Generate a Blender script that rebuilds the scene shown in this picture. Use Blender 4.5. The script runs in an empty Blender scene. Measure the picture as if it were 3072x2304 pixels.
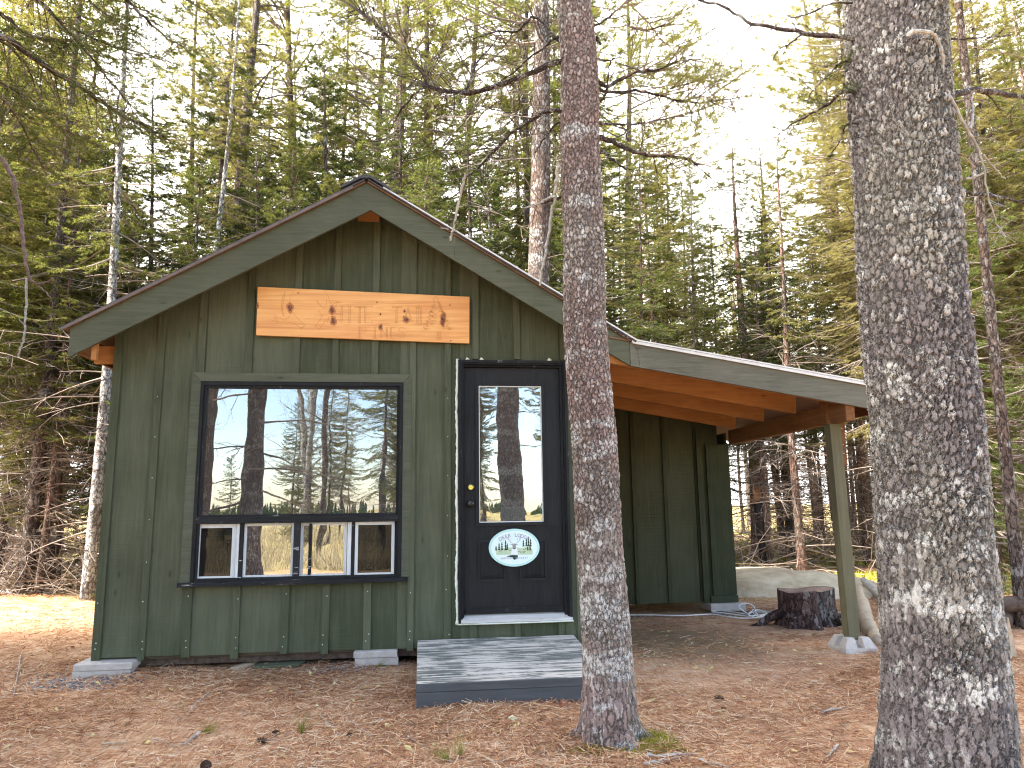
import bpy, math, random
import numpy as np
from math import radians as R_, sin, cos, pi
random.seed(7); RNG = np.random.default_rng(11)
sc = bpy.context.scene
COL = sc.collection
A = np.array
# ------------------------------------------------------------------ camera (solved from the cabin's own geometry)
FPX, YAW, PITCH, ROLL = 2204.47, .1234, .1645, -.0127
CAM = A([2.4366, -6.089, 1.0888])
_F = A([sin(YAW)*cos(PITCH), cos(YAW)*cos(PITCH), sin(PITCH)])
_R = A([cos(YAW), -sin(YAW), 0.]); _U = np.cross(_R, _F)
_R2 = cos(ROLL)*_R + sin(ROLL)*_U; _U2 = -sin(ROLL)*_R + cos(ROLL)*_U
def ray(u, v): return _F + _R2*(u-1536)/FPX - _U2*(v-1152)/FPX
def aty(u, v, y): d = ray(u, v); return CAM + d*((y-CAM[1])/d[1])          # where the sight line meets depth y
def atz(u, v, z): d = ray(u, v); return CAM + d*((z-CAM[2])/d[2])          # where it meets height z
def atd(u, v, dist): d = ray(u, v); return CAM + d*dist/np.hypot(d[0], d[1])
EXPO = 2.88; DENO = True
K = 3072/2212
cam = bpy.data.objects.new('camera', bpy.data.cameras.new('camera')); COL.objects.link(cam)
from mathutils import Matrix, Vector
cam.matrix_world = Matrix(((_R2[0], _U2[0], -_F[0], CAM[0]), (_R2[1], _U2[1], -_F[1], CAM[1]), (_R2[2], _U2[2], -_F[2], CAM[2]), (0, 0, 0, 1)))
cam.data.sensor_width = 36; cam.data.lens = FPX/3072*36; cam.data.clip_end = 2000; cam.data.clip_start = .05
sc.camera = cam
# ------------------------------------------------------------------ node helper
class NT:
    def __init__(s, name):
        s.m = bpy.data.materials.new(name); s.m.use_nodes = True; s.t = s.m.node_tree
        s.b = s.t.nodes['Principled BSDF']; s.out = s.t.nodes['Material Output']
        s._c = s.t.nodes.new('ShaderNodeTexCoord')
    def n(s, typ, **kw):
        nd = s.t.nodes.new(typ)
        for k, v in kw.items():
            if k in nd.inputs: s.set(nd, k, v)
            else: setattr(nd, k, v)
        return nd
    def set(s, nd, k, v):
        if isinstance(v, bpy.types.NodeSocket): s.t.links.new(v, nd.inputs[k])
        else:
            if isinstance(v, (tuple, list)) and len(v) == 3 and nd.inputs[k].type == 'RGBA': v = (*v, 1)
            nd.inputs[k].default_value = v
    def obj(s): return s._c.outputs['Object']
    def map(s, sc_, v=None, rot=(0, 0, 0), loc=(0, 0, 0)):
        m = s.n('ShaderNodeMapping'); s.set(m, 'Vector', v or s.obj()); s.set(m, 'Scale', sc_); s.set(m, 'Rotation', rot); s.set(m, 'Location', loc); return m.outputs[0]
    def noise(s, scale, v=None, detail=4, rough=.55, dist=0, out=0):
        q = s.n('ShaderNodeTexNoise', Scale=scale, Detail=detail, Roughness=rough, Distortion=dist); s.set(q, 'Vector', v or s.obj()); return q.outputs[out]
    def vor(s, scale, v=None, feature='F1', out='Distance', rnd=1):
        q = s.n('ShaderNodeTexVoronoi'); q.feature = feature; s.set(q, 'Scale', scale); s.set(q, 'Randomness', rnd); s.set(q, 'Vector', v or s.obj()); return q.outputs[out]
    def ramp(s, f, stops, interp='LINEAR'):
        r = s.n('ShaderNodeValToRGB'); r.color_ramp.interpolation = interp; s.set(r, 'Fac', f); e = r.color_ramp.elements
        while len(e) < len(stops): e.new(.5)
        for q, (p, c) in zip(e, stops):
            q.position = p; q.color = (*((c, c, c) if not isinstance(c, (tuple, list)) else c), 1)
        return r.outputs[0]
    def mix(s, f, a, b, mode='MIX'):
        q = s.n('ShaderNodeMix'); q.data_type = 'RGBA'; q.blend_type = mode
        for k, v in (('Factor', f), ('A', a), ('B', b)):
            i = [x for x in q.inputs if x.name == k and (x.type == ('VALUE' if k == 'Factor' else 'RGBA'))][0]
            if isinstance(v, bpy.types.NodeSocket): s.t.links.new(v, i)
            else: i.default_value = (*v, 1) if isinstance(v, (tuple, list)) else v
        return [x for x in q.outputs if x.type == 'RGBA'][0]
    def math(s, op, a, b=0., c=0., clamp=False):
        q = s.n('ShaderNodeMath'); q.operation = op; q.use_clamp = clamp
        for i, v in enumerate((a, b, c)):
            if isinstance(v, bpy.types.NodeSocket): s.t.links.new(v, q.inputs[i])
            else: q.inputs[i].default_value = v
        return q.outputs[0]
    def sep(s, v=None):
        q = s.n('ShaderNodeSeparateXYZ'); s.set(q, 0, v or s.obj()); return q.outputs
    def island(s): return s.n('ShaderNodeNewGeometry').outputs['Random Per Island']
    def rnd(s): return s.n('ShaderNodeObjectInfo').outputs['Random']
    def bump(s, h, strength=.5, dist=.01):
        q = s.n('ShaderNodeBump', Strength=strength, Distance=dist); s.set(q, 'Height', h); s.set(s.b, 'Normal', q.outputs[0]); return q.outputs[0]
    def fin(s, col, rough=.8, spec=.3, metal=0.):
        s.set(s.b, 'Base Color', col); s.set(s.b, 'Roughness', rough); s.set(s.b, 'Specular IOR Level', spec); s.set(s.b, 'Metallic', metal); return s.m

def m_paint(name, c1, c2, worn=None, wornp=.62, grain=(26, 26, 1.6), saw=True, rough=.75, along='z'):
    t = NT(name)
    g = {'z': grain, 'x': (grain[2], grain[0], grain[0]), 'y': (grain[0], grain[2], grain[0])}[along]
    iso = t.math('MULTIPLY', t.island(), 37.)
    add = t.n('ShaderNodeVectorMath'); add.operation = 'ADD'; t.set(add, 0, t.obj())
    cmb = t.n('ShaderNodeCombineXYZ'); t.set(cmb, 0, iso); t.set(cmb, 1, iso); t.set(cmb, 2, iso); t.set(add, 1, cmb.outputs[0])
    v = add.outputs[0]
    gr = t.noise(1, t.map(g, v), 5, .6, 1.2)
    big = t.noise(2.3, v, 4, .6)
    f = t.math('ADD', t.math('MULTIPLY', gr, .55), t.math('MULTIPLY', big, .45))
    f = t.math('ADD', f, t.math('MULTIPLY_ADD', t.island(), .30, -.15))
    col = t.mix(t.ramp(f, [(.32, 0), (.68, 1)]), c1, c2)
    # knots
    kn = t.vor(1, t.map({'z': (7, 7, 2.6), 'x': (2.6, 7, 7), 'y': (7, 2.6, 7)}[along], v), rnd=1)
    col = t.mix(t.ramp(kn, [(.035, .6), (.10, 0)]), col, tuple(x*.45 for x in c1))
    h = gr
    if worn:
        w = t.noise(1, t.map(tuple(x*.9 for x in g), v, loc=(3, 7, 1)), 7, .72, .6)
        wm = t.ramp(t.math('ADD', w, t.math('MULTIPLY_ADD', big, .35, -.17)), [(wornp, 0), (wornp+.04, 1)])
        col = t.mix(wm, col, worn)
    if saw:
        sw = t.noise(1, t.map((1.5, 1.5, 130) if along == 'z' else (130, 1.5, 1.5), v), 2, .5)
        sw2 = t.math('MULTIPLY', sw, t.ramp(t.noise(1.2, v, 2), [(.42, 0), (.6, .9)]))
        h = t.math('ADD', gr, sw2)
    t.bump(h, .8, .005)
    return t.fin(col, rough, .12)

def m_simple(name, c1, c2, scale=8, rough=.8, spec=.3, bump=.3, bd=.004, stretch=(1, 1, 1), isl=.0, metal=0., detail=5):
    t = NT(name); f = t.noise(scale, t.map(stretch), detail, .62)
    if isl: f = t.math('ADD', f, t.math('MULTIPLY_ADD', t.island(), isl*2, -isl))
    col = t.mix(t.ramp(f, [(.3, 0), (.7, 1)]), c1, c2)
    if bump: t.bump(f, bump, bd)
    return t.fin(col, rough, spec, metal)

def m_foliage(name, pal, trans=.4, isl=.35):
    t = NT(name); t.t.nodes.remove(t.b)
    r = t.rnd(); f = t.math('ADD', t.math('MULTIPLY', r, .75), t.math('MULTIPLY_ADD', t.island(), isl, -isl*.35))
    f = t.math('ADD', f, t.math('MULTIPLY_ADD', t.noise(.9, None, 2), .9, -.42))
    col = t.ramp(f, [(i/(len(pal)-1), c) for i, c in enumerate(pal)])
    d = t.n('ShaderNodeBsdfDiffuse', Color=col); tr = t.n('ShaderNodeBsdfTranslucent', Color=t.mix(.5, col, (.32, .30, .05), 'MIX'))
    ms = t.n('ShaderNodeMixShader', Fac=trans); t.t.links.new(d.outputs[0], ms.inputs[1]); t.t.links.new(tr.outputs[0], ms.inputs[2])
    t.t.links.new(ms.outputs[0], t.out.inputs[0]); return t.m

M = {}
M['green'] = m_paint('green painted boards', (.056, .063, .035), (.106, .111, .070), worn=(.135, .108, .080), wornp=.725)
M['green_trim'] = m_paint('green painted trim', (.060, .066, .042), (.112, .116, .078), saw=False, along='x', grain=(30, 30, 2.2))
M['green_fascia'] = m_paint('weathered green fascia', (.085, .083, .060), (.165, .155, .12), saw=False, along='x', grain=(40, 40, 3))
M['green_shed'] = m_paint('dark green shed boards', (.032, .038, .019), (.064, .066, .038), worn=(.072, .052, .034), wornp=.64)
M['post'] = m_paint('weathered green post', (.095, .088, .050), (.165, .145, .088), saw=False, grain=(30, 30, 1.2))
M['black'] = m_paint('black painted wood', (.008, .008, .008), (.020, .020, .021), worn=(.26, .25, .24), wornp=.665, saw=False, grain=(60, 60, 4), rough=.5)
M['black_rail'] = m_paint('black flaking wood', (.010, .010, .010), (.026, .026, .027), worn=(.48, .46, .44), wornp=.635, saw=False, grain=(55, 55, 6), rough=.55, along='x')
M['door'] = m_paint('black painted door', (.011, .011, .011), (.024, .024, .025), worn=(.10, .10, .105), wornp=.73, saw=False, grain=(30, 30, 3), rough=.45)
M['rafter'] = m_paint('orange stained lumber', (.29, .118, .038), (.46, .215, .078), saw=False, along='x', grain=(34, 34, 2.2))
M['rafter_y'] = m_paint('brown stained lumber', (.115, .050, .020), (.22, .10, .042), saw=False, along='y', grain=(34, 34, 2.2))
M['sheath'] = m_simple('roof sheathing', (.12, .065, .038), (.21, .11, .06), 3, stretch=(1, 8, 8))
M['white'] = m_paint('white window vinyl', (.50, .50, .48), (.64, .64, .62), worn=(.22, .20, .18), wornp=.72, saw=False, grain=(40, 40, 5), rough=.5)
M['foam'] = m_simple('pale foam sealant', (.62, .64, .50), (.78, .78, .66), 30, bump=.8, bd=.006)
M['thr'] = m_paint('worn threshold', (.42, .38, .34), (.60, .56, .52), saw=False, along='x')
M['conc'] = m_simple('concrete', (.36, .31, .275), (.48, .43, .385), 22, bump=.5, bd=.003, isl=.12, detail=9)
M['shingle'] = m_simple('dark shingles', (.035, .036, .040), (.085, .085, .09), 60, bump=.5, isl=.3)
M['drip'] = m_simple('pale roof edge', (.55, .53, .50), (.72, .70, .67), 8, rough=.45)
M['drip_brown'] = m_simple('brown roof edge', (.10, .075, .065), (.18, .14, .12), 8, rough=.6)
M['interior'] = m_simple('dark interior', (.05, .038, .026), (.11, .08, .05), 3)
M['brass'] = NT('brass').fin((.75, .62, .16), .3, .5, 1.)
M['blackmetal'] = NT('black metal').fin((.01, .01, .011), .3, .5)
M['paper'] = m_simple('white paper', (.55, .55, .54), (.65, .65, .64), 4)
M['nail'] = NT('nail heads').fin((.55, .55, .52), .4, .5)
M['step_grey'] = m_paint('grey painted step', (.068, .069, .071), (.110, .111, .113), worn=(.26, .25, .24), wornp=.76, saw=False, along='x')
M['step_top'] = m_paint('worn step tread', (.105, .112, .100), (.20, .20, .17), worn=(.60, .53, .46), wornp=.492, saw=False, along='x', grain=(34, 34, 3))
M['cable'] = m_simple('white cable', (.66, .64, .60), (.80, .78, .74), 20)
M['gravel'] = m_simple('grey gravel', (.10, .10, .105), (.30, .30, .31), 14, isl=.5)
M['rock'] = m_simple('pale boulder', (.34, .25, .15), (.62, .51, .36), 3.2, bump=1., bd=.07, detail=12)
M['deadwood'] = m_simple('grey dead wood', (.22, .18, .155), (.46, .41, .36), 14, stretch=(1, 1, .3), isl=.25)
M['twig'] = m_simple('brown twigs', (.12, .088, .070), (.30, .235, .19), 9, isl=.35)
M['brushwood'] = m_simple('bleached brown brush', (.18, .13, .10), (.44, .34, .27), 6, isl=.4)
M['twig_pale'] = m_simple('pale lichen twigs', (.22, .195, .17), (.44, .41, .36), 30, bump=.8)
M['cone'] = m_simple('pine cone', (.05, .03, .022), (.15, .09, .06), 60)
M['char'] = m_simple('dark firewood bark', (.035, .024, .02), (.13, .085, .06), 18, bump=.8, bd=.01)
M['splint'] = m_simple('fresh split wood', (.34, .25, .165), (.50, .39, .27), 14)

def m_glass(name, refl, tint, wav, dust=.05):
    t = NT(name); t.t.nodes.remove(t.b)
    g = t.n('ShaderNodeBsdfGlossy', Color=(.96, .97, 1.), Roughness=.004); tr = t.n('ShaderNodeBsdfTransparent', Color=tint); df = t.n('ShaderNodeBsdfDiffuse', Color=(.55, .55, .54))
    h = t.noise(2.2, t.map((1, 1, .8)), 2, .5); bp = t.n('ShaderNodeBump', Strength=1., Distance=wav); t.set(bp, 'Height', h); t.set(g, 'Normal', bp.outputs[0])
    ms = t.n('ShaderNodeMixShader', Fac=refl); t.t.links.new(tr.outputs[0], ms.inputs[1]); t.t.links.new(g.outputs[0], ms.inputs[2])
    md = t.n('ShaderNodeMixShader', Fac=t.math('MULTIPLY', t.ramp(t.noise(5, None, 6, .7), [(.3, .5), (.75, 1.5)]), dust)); t.t.links.new(ms.outputs[0], md.inputs[1]); t.t.links.new(df.outputs[0], md.inputs[2]); t.t.links.new(md.outputs[0], t.out.inputs[0]); return t.m
M['glass'] = m_glass('window glass', .18, (.6, .62, .6), .0012)
M['glass_door'] = m_glass('door glass', .26, (.6, .62, .6), .0028)
M['glass_low'] = m_glass('lower window glass', .34, (.5, .5, .5), .002)
M['screen'] = m_glass('insect screen', .03, (.22, .18, .15), .002, .02)

def m_bark(name, base, ridge, lich, red, sc_=(30, 30, 17), lz=(2.2, 2.2, 7.), lth=.55, disp=.016, moss=0., real=True, furrow=None):
    t = NT(name)
    v = t.map(sc_); wob = t.noise(2.2, v, 4, .65, out=1)
    def cells(vv, amp):
        vm = t.n('ShaderNodeVectorMath'); vm.operation = 'MULTIPLY_ADD'; t.set(vm, 0, wob); t.set(vm, 1, (amp,)*3); t.set(vm, 2, vv)
        return t.vor(1, vm.outputs[0], 'DISTANCE_TO_EDGE'), t.sep(t.vor(1, vm.outputs[0], 'F1', 'Color'))[0], vm.outputs[0]
    e, cell, wv = cells(v, 1.6)
    fine = t.noise(2.6, v, 6, .7)
    if furrow:      # long vertical furrows low on the trunk
        e2, c2, _ = cells(t.map(furrow), 1.3); z = t.sep()[2]
        fz = t.ramp(t.math('ADD', t.math('MULTIPLY', z, -.28), t.math('MULTIPLY', t.noise(2.2, None, 3), 1.2)), [(.28, 0), (.62, 1)])
        e = t.mix(fz, e, e2); cell = t.mix(t.math('MULTIPLY', fz, .8), cell, c2)
    big = t.noise(1, t.map((2.4, 2.4, 1.1), loc=(1, 8, 3)), 5, .6)
    plate = t.math('SUBTRACT', 1., t.vor(1, wv, 'SMOOTH_F1')) if False else t.ramp(e, [(0, 0), (.10, .75), (.32, 1)])
    hgt = t.math('ADD', t.math('MULTIPLY', plate, t.math('MULTIPLY_ADD', cell, .7, .45)), t.math('MULTIPLY', fine, .7))
    col = t.mix(t.ramp(t.math('ADD', t.math('MULTIPLY', cell, .55), t.math('MULTIPLY', big, .6)), [(.28, 0), (.85, 1)]), base, ridge)
    col = t.mix(t.ramp(fine, [(.35, 0), (.65, .7)]), col, tuple(x*.6 for x in base))
    rz = t.noise(1, t.map((1.6, 1.6, .7), loc=(5, 2, 9)), 4)
    col = t.mix(t.ramp(rz, [(.46, 0), (.58, .8)]), col, t.mix(cell, tuple(x*.75 for x in red), tuple(x*1.5 for x in red)))
    band = t.noise(1, t.map(lz), 3, .5); edge = t.noise(1, t.map((9, 9, 9)), 5, .65)
    spk = t.noise(1, t.map(tuple(x*1.3 for x in sc_)), 4, .65)
    lm = t.math('ADD', t.math('ADD', t.math('MULTIPLY', band, .62), t.math('MULTIPLY', edge, .40)), t.math('MULTIPLY', spk, .20))
    if real: lm = t.math('ADD', lm, t.math('MULTIPLY_ADD', t.sep()[2], -.016, .016))
    lmask = t.math('MULTIPLY', t.ramp(lm, [(lth, 0), (lth+.035, .95)]), t.ramp(t.math('ADD', e, t.math('MULTIPLY', spk, .25)), [(.10, 0), (.22, 1)]))
    spk2 = t.ramp(t.math('ADD', t.math('MULTIPLY', cell, .5), t.math('MULTIPLY', edge, .6)), [(.66, 0), (.76, .5)])
    lmask = t.math('MAXIMUM', lmask, t.math('MULTIPLY', spk2, t.ramp(e, [(.04, 0), (.14, 1)])))
    col = t.mix(lmask, col, t.mix(fine, lich, tuple(x*.72 for x in lich)))
    if moss:
        z = t.sep()[2]; mm = t.ramp(t.math('ADD', t.math('MULTIPLY', z, -1.6), t.noise(7, None, 4)), [(.50, 0), (.66, moss)])
        col = t.mix(mm, col, (.13, .10, .03))
    col = t.mix(t.ramp(e, [(.0, .85), (.05, .55), (.12, 0)]), col, tuple(x*.24 for x in base))
    if real:
        d = t.n('ShaderNodeDisplacement', Midlevel=1.0, Scale=disp); t.set(d, 'Height', hgt); t.t.links.new(d.outputs[0], t.out.inputs['Displacement']); t.m.displacement_method = 'BOTH'
    else: t.bump(hgt, .9, disp)
    return t.fin(col, .95, .1)
M['bark_big'] = m_bark('scaly grey bark with lichen', (.225, .200, .170), (.48, .43, .36), (.64, .61, .55), (.180, .150, .145), sc_=(34, 34, 20), lz=(1.1, 1.1, 4.4), lth=.648, disp=.023, furrow=(24, 24, 6))
M['bark_mid'] = m_bark('reddish scaly bark with lichen', (.225, .182, .155), (.47, .40, .34), (.64, .61, .56), (.27, .185, .16), sc_=(46, 46, 28), lz=(1.0, 1.0, 5.2), lth=.632, disp=.011, moss=.9, furrow=(36, 36, 12))
M['bark_far'] = m_bark('grey brown bark', (.12, .09, .075), (.27, .21, .175), (.36, .34, .31), (.12, .075, .055), sc_=(26, 26, 9), lth=.66, disp=.02, real=False)
M['bark_pale'] = m_bark('pale lichen bark', (.17, .155, .14), (.33, .305, .28), (.52, .50, .46), (.19, .15, .135), sc_=(22, 22, 12), lth=.56, disp=.01, real=False)
M['bark_brown'] = m_bark('brown pole bark', (.17, .112, .086), (.34, .245, .19), (.46, .41, .35), (.26, .145, .105), sc_=(30, 30, 8), lth=.70, disp=.015, real=False)
M['limb'] = m_bark('lichened limb bark', (.060, .046, .040), (.16, .13, .115), (.38, .36, .32), (.09, .06, .05), sc_=(60, 60, 60), lz=(9, 9, 9), lth=.665, disp=.006, real=False)
M['rotwood'] = m_simple('blackened snag wood', (.012, .010, .010), (.045, .034, .032), 14, bump=.8, bd=.01)
M['stumpbark'] = m_bark('dark stump bark', (.075, .054, .046), (.23, .18, .155), (.34, .31, .29), (.10, .055, .05), sc_=(20, 20, 8), lth=.72, disp=.02, real=False)
M['stumptop'] = m_simple('cut stump face', (.22, .12, .08), (.40, .27, .20), 12)
DK, MG, OL, YL, KH = (.032, .062, .024), (.085, .112, .032), (.23, .21, .065), (.40, .36, .11), (.26, .20, .09)
M['fol_spruce'] = m_foliage('spruce needles', [(.032, .064, .024), (.060, .092, .030), (.105, .125, .040), (.18, .17, .055), (.25, .22, .075)], .5)
M['fol_dark'] = m_foliage('dark fir needles', [(.022, .048, .020), DK, (.055, .088, .030), (.11, .13, .04)], .4)
M['fol_pine'] = m_foliage('olive pine needles', [(.10, .135, .042), (.17, .185, .058), (.26, .25, .075), (.34, .32, .10), KH], .55)
M['fol_brown'] = m_foliage('khaki needles', [(.16, .165, .055), (.24, .20, .08), (.29, .245, .10), (.31, .28, .10)], .52)
M['moss'] = m_foliage('yellow moss', [(.20, .18, .03), (.34, .31, .05), (.46, .41, .08)], .25)
def m_litter(name, pal, trans):
    t = NT(name); t.t.nodes.remove(t.b); f = t.math('ADD', t.math('MULTIPLY', t.island(), .85), t.math('MULTIPLY_ADD', t.noise(1.3, None, 3), .8, -.33)); col = t.ramp(f, [(i/(len(pal)-1), c) for i, c in enumerate(pal)])
    d = t.n('ShaderNodeBsdfDiffuse', Color=col); tr = t.n('ShaderNodeBsdfTranslucent', Color=col); ms = t.n('ShaderNodeMixShader', Fac=trans); t.t.links.new(d.outputs[0], ms.inputs[1]); t.t.links.new(tr.outputs[0], ms.inputs[2]); t.t.links.new(ms.outputs[0], t.out.inputs[0]); return t.m
M['needle_litter'] = m_litter('fallen needles', [(.10, .048, .032), (.25, .105, .058), (.42, .20, .10), (.54, .31, .16), (.62, .44, .28), (.66, .54, .40)], .1)
M['leaf'] = m_litter('fallen leaves', [(.20, .10, .055), (.40, .25, .12), (.55, .42, .20), (.62, .55, .22), (.58, .50, .40)], .1)
M['marsh'] = m_litter('dry marsh grass', [(.20, .16, .09), (.34, .28, .16), (.46, .39, .25), (.55, .48, .35)], .3)

# ------------------------------------------------------------------ mesh builder (numpy)
class MB:
    def __init__(s): s.v = []; s.f = []; s.n = 0
    def add(s, v, f, m=0):
        v = np.asarray(v, float).reshape(-1, 3); s.v.append(v)
        if isinstance(f, np.ndarray): s.f.append((f+s.n, m))
        else:
            by = {}
            for q in f: by.setdefault(len(q), []).append(q)
            for q in by.values(): s.f.append((np.asarray(q, int)+s.n, m))
        s.n += len(v); return s
    def box(s, x0, x1, y0, y1, z0, z1, m=0):
        v = [(x, y, z) for z in (z0, z1) for y in (y0, y1) for x in (x0, x1)]
        return s.add(v, [(0, 2, 3, 1), (4, 5, 7, 6), (0, 1, 5, 4), (2, 6, 7, 3), (0, 4, 6, 2), (1, 3, 7, 5)], m)
    def hexa(s, b, t, m=0):      # bottom quad, top quad (ccw from above)
        return s.add(list(b)+list(t), [(3, 2, 1, 0), (4, 5, 6, 7), (0, 1, 5, 4), (1, 2, 6, 5), (2, 3, 7, 6), (3, 0, 4, 7)], m)
    def prism(s, poly, y0, y1, m=0):   # polygon in x,z extruded along y
        n = len(poly); v = [(x, y0, z) for x, z in poly]+[(x, y1, z) for x, z in poly]
        return s.add(v, [tuple(range(n)), tuple(range(2*n-1, n-1, -1))]+[((i+1) % n, i, n+i, n+(i+1) % n) for i in range(n)], m)
    def tube(s, pts, rad, n=6, m=0, cap=True):
        P = np.asarray(pts, float); k = len(P); rad = np.broadcast_to(np.asarray(rad, float), (k,))
        T = np.gradient(P, axis=0); T /= np.linalg.norm(T, axis=1)[:, None]+1e-12
        a = A([0, 0, 1.]) if abs(T[:, 2]).mean() < .75 else A([1., 0, 0])
        S = np.cross(T, a); S /= np.linalg.norm(S, axis=1)[:, None]+1e-12; B = np.cross(T, S)
        th = np.linspace(0, 2*pi, n, endpoint=False)
        V = P[:, None]+rad[:, None, None]*(np.cos(th)[None, :, None]*S[:, None]+np.sin(th)[None, :, None]*B[:, None])
        i = np.arange(k-1)[:, None]*n; j = np.arange(n)[None]; j2 = (j+1) % n
        f = np.stack([i+j, i+j2, i+n+j2, i+n+j], -1).reshape(-1, 4)
        s.add(V.reshape(-1, 3), f, m)
        if cap: s.f.append((A([[s.n-n*k+x for x in range(n)][::-1], [s.n-n+x for x in range(n)]]), m))
        return s
    def sticks(s, P0, P1, r0, r1, m=0):      # many 3-sided tapered sticks at once
        P0 = np.asarray(P0, float); P1 = np.asarray(P1, float); n = len(P0)
        if n == 0: return s
        T = P1-P0; T /= np.linalg.norm(T, axis=1)[:, None]+1e-9
        a = np.where(np.abs(T[:, 2:3]) < .8, A([[0, 0, 1.]]), A([[1., 0, 0]])); S = np.cross(T, a); S /= np.linalg.norm(S, axis=1)[:, None]+1e-9; B = np.cross(T, S)
        r0 = np.broadcast_to(r0, (n,))[:, None]; r1 = np.broadcast_to(r1, (n,))[:, None]; V = np.empty((n, 6, 3))
        for j in range(3):
            o = cos(j*2.0944)*S+sin(j*2.0944)*B; V[:, j] = P0+r0*o; V[:, 3+j] = P1+r1*o
        b = np.arange(n)[:, None]*6
        f = np.concatenate([b+A([[0, 1, 4, 3]]), b+A([[1, 2, 5, 4]]), b+A([[2, 0, 3, 5]])]); return s.add(V.reshape(-1, 3), f, m)
    def tris(s, V, m=0):
        V = np.asarray(V); return s.add(V.reshape(-1, 3), np.arange(V.shape[0]*3).reshape(-1, 3), m)
    def quads(s, V, m=0):
        V = np.asarray(V); return s.add(V.reshape(-1, 3), np.arange(V.shape[0]*4).reshape(-1, 4), m)
    def mesh(s, name, mats, origin=(0, 0, 0), smooth=False):
        me = bpy.data.meshes.new(name); V = np.concatenate(s.v)-np.asarray(origin, float)
        lt = np.concatenate([np.full(len(f), f.shape[1]) for f, _ in s.f]); lv = np.concatenate([f.ravel() for f, _ in s.f]); mi = np.concatenate([np.full(len(f), m) for f, m in s.f])
        me.vertices.add(len(V)); me.vertices.foreach_set('co', V.astype(np.float32).ravel())
        me.loops.add(len(lv)); me.loops.foreach_set('vertex_index', lv.astype(np.int32))
        me.polygons.add(len(lt)); me.polygons.foreach_set('loop_start', (np.cumsum(lt)-lt).astype(np.int32))
        me.polygons.foreach_set('material_index', mi.astype(np.int32))
        me.polygons.foreach_set('use_smooth', np.full(len(lt), bool(smooth)))
        for m in (mats if isinstance(mats, (list, tuple)) else [mats]): me.materials.append(m)
        me.update(calc_edges=True); return me
    def build(s, name, mats, parent=None, smooth=False, origin=None):
        if origin is None: origin = tuple(parent['_o']) if parent is not None and '_o' in parent else (0, 0, 0)
        o = bpy.data.objects.new(name, s.mesh(name, mats, origin, smooth)); COL.objects.link(o); o.parent = parent
        if parent is None: o.location = origin
        else: o['_o'] = list(origin)
        return o
def tag(o, label=None, cat=None, group=None, kind=None):
    for k, v in (('label', label), ('category', cat), ('group', group), ('kind', kind)):
        if v: o[k] = v
    return o
def thing(name, loc, label, cat, group=None):
    o = bpy.data.objects.new(name, None); COL.objects.link(o); o.location = loc; o['_o'] = [float(x) for x in loc]; o.empty_display_size = .2
    return tag(o, label, cat, group)
def dup(root, loc, rz, scale, label, group, cat=None):
    r = root.copy(); COL.objects.link(r); r.location = loc; r.rotation_euler = (0, 0, rz); r.scale = scale; tag(r, label, cat, group)
    for ch in root.children:
        c = ch.copy(); COL.objects.link(c); c.parent = r
    return r
def nrm(v): v = np.asarray(v, float); return v/(np.linalg.norm(v, axis=-1, keepdims=True)+1e-9)
def bez(pts, n):            # smooth polyline through points (Catmull-Rom)
    P = np.asarray(pts, float); P = np.vstack([2*P[0]-P[1], P, 2*P[-1]-P[-2]]); k = len(P)-3; out = []
    for t in np.linspace(0, k-1e-6, n):
        i = int(t); f = t-i; a, b, c, d = P[i:i+4]
        out.append(.5*((2*b)+(-a+c)*f+(2*a-5*b+4*c-d)*f*f+(-a+3*b-3*c+d)*f**3))
    return np.asarray(out)

# ------------------------------------------------------------------ world: hazy sky, broken cloud, sun high behind the cabin
SUN_EL, SUN_AZ = R_(44), R_(-104)          # azimuth from +Y towards +X
w = bpy.data.worlds.new('World'); sc.world = w; w.use_nodes = True; wt = w.node_tree; wn = wt.nodes; wl = wt.links
bg = wn['Background']; bg.inputs[1].default_value = .12
sky = wn.new('ShaderNodeTexSky'); sky.sky_type = 'NISHITA'; sky.sun_disc = False; sky.sun_elevation = SUN_EL; sky.sun_rotation = SUN_AZ; sky.dust_density = .6; sky.air_density = 1.
tc = wn.new('ShaderNodeTexCoord'); mp = wn.new('ShaderNodeMapping'); mp.inputs['Scale'].default_value = (1, 1, 2.6); wl.new(tc.outputs['Generated'], mp.inputs[0])
nz = wn.new('ShaderNodeTexNoise'); nz.inputs['Scale'].default_value = 2.1; nz.inputs['Detail'].default_value = 9; nz.inputs['Roughness'].default_value = .58; wl.new(mp.outputs[0], nz.inputs[0])
sx = wn.new('ShaderNodeSeparateXYZ'); wl.new(tc.outputs['Generated'], sx.inputs[0])
ma = wn.new('ShaderNodeMath'); ma.operation = 'MULTIPLY_ADD'; wl.new(sx.outputs[1], ma.inputs[0]); ma.inputs[1].default_value = .40; wl.new(nz.outputs[0], ma.inputs[2])
rp = wn.new('ShaderNodeValToRGB'); rp.color_ramp.elements[0].position = .40; rp.color_ramp.elements[1].position = .68; wl.new(ma.outputs[0], rp.inputs[0])
mx = wn.new('ShaderNodeMix'); mx.data_type = 'RGBA'; wl.new(rp.outputs[0], mx.inputs[0]); wl.new(sky.outputs[0], mx.inputs[6]); mx.inputs[7].default_value = (8.9, 8.8, 8.6, 1)
wl.new(mx.outputs[2], bg.inputs[0])
sun = bpy.data.lights.new('sun', 'SUN'); sun.energy = 4.2; sun.angle = R_(5); sun.color = (1, .95, .87)
so = bpy.data.objects.new('sun', sun); COL.objects.link(so)
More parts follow.
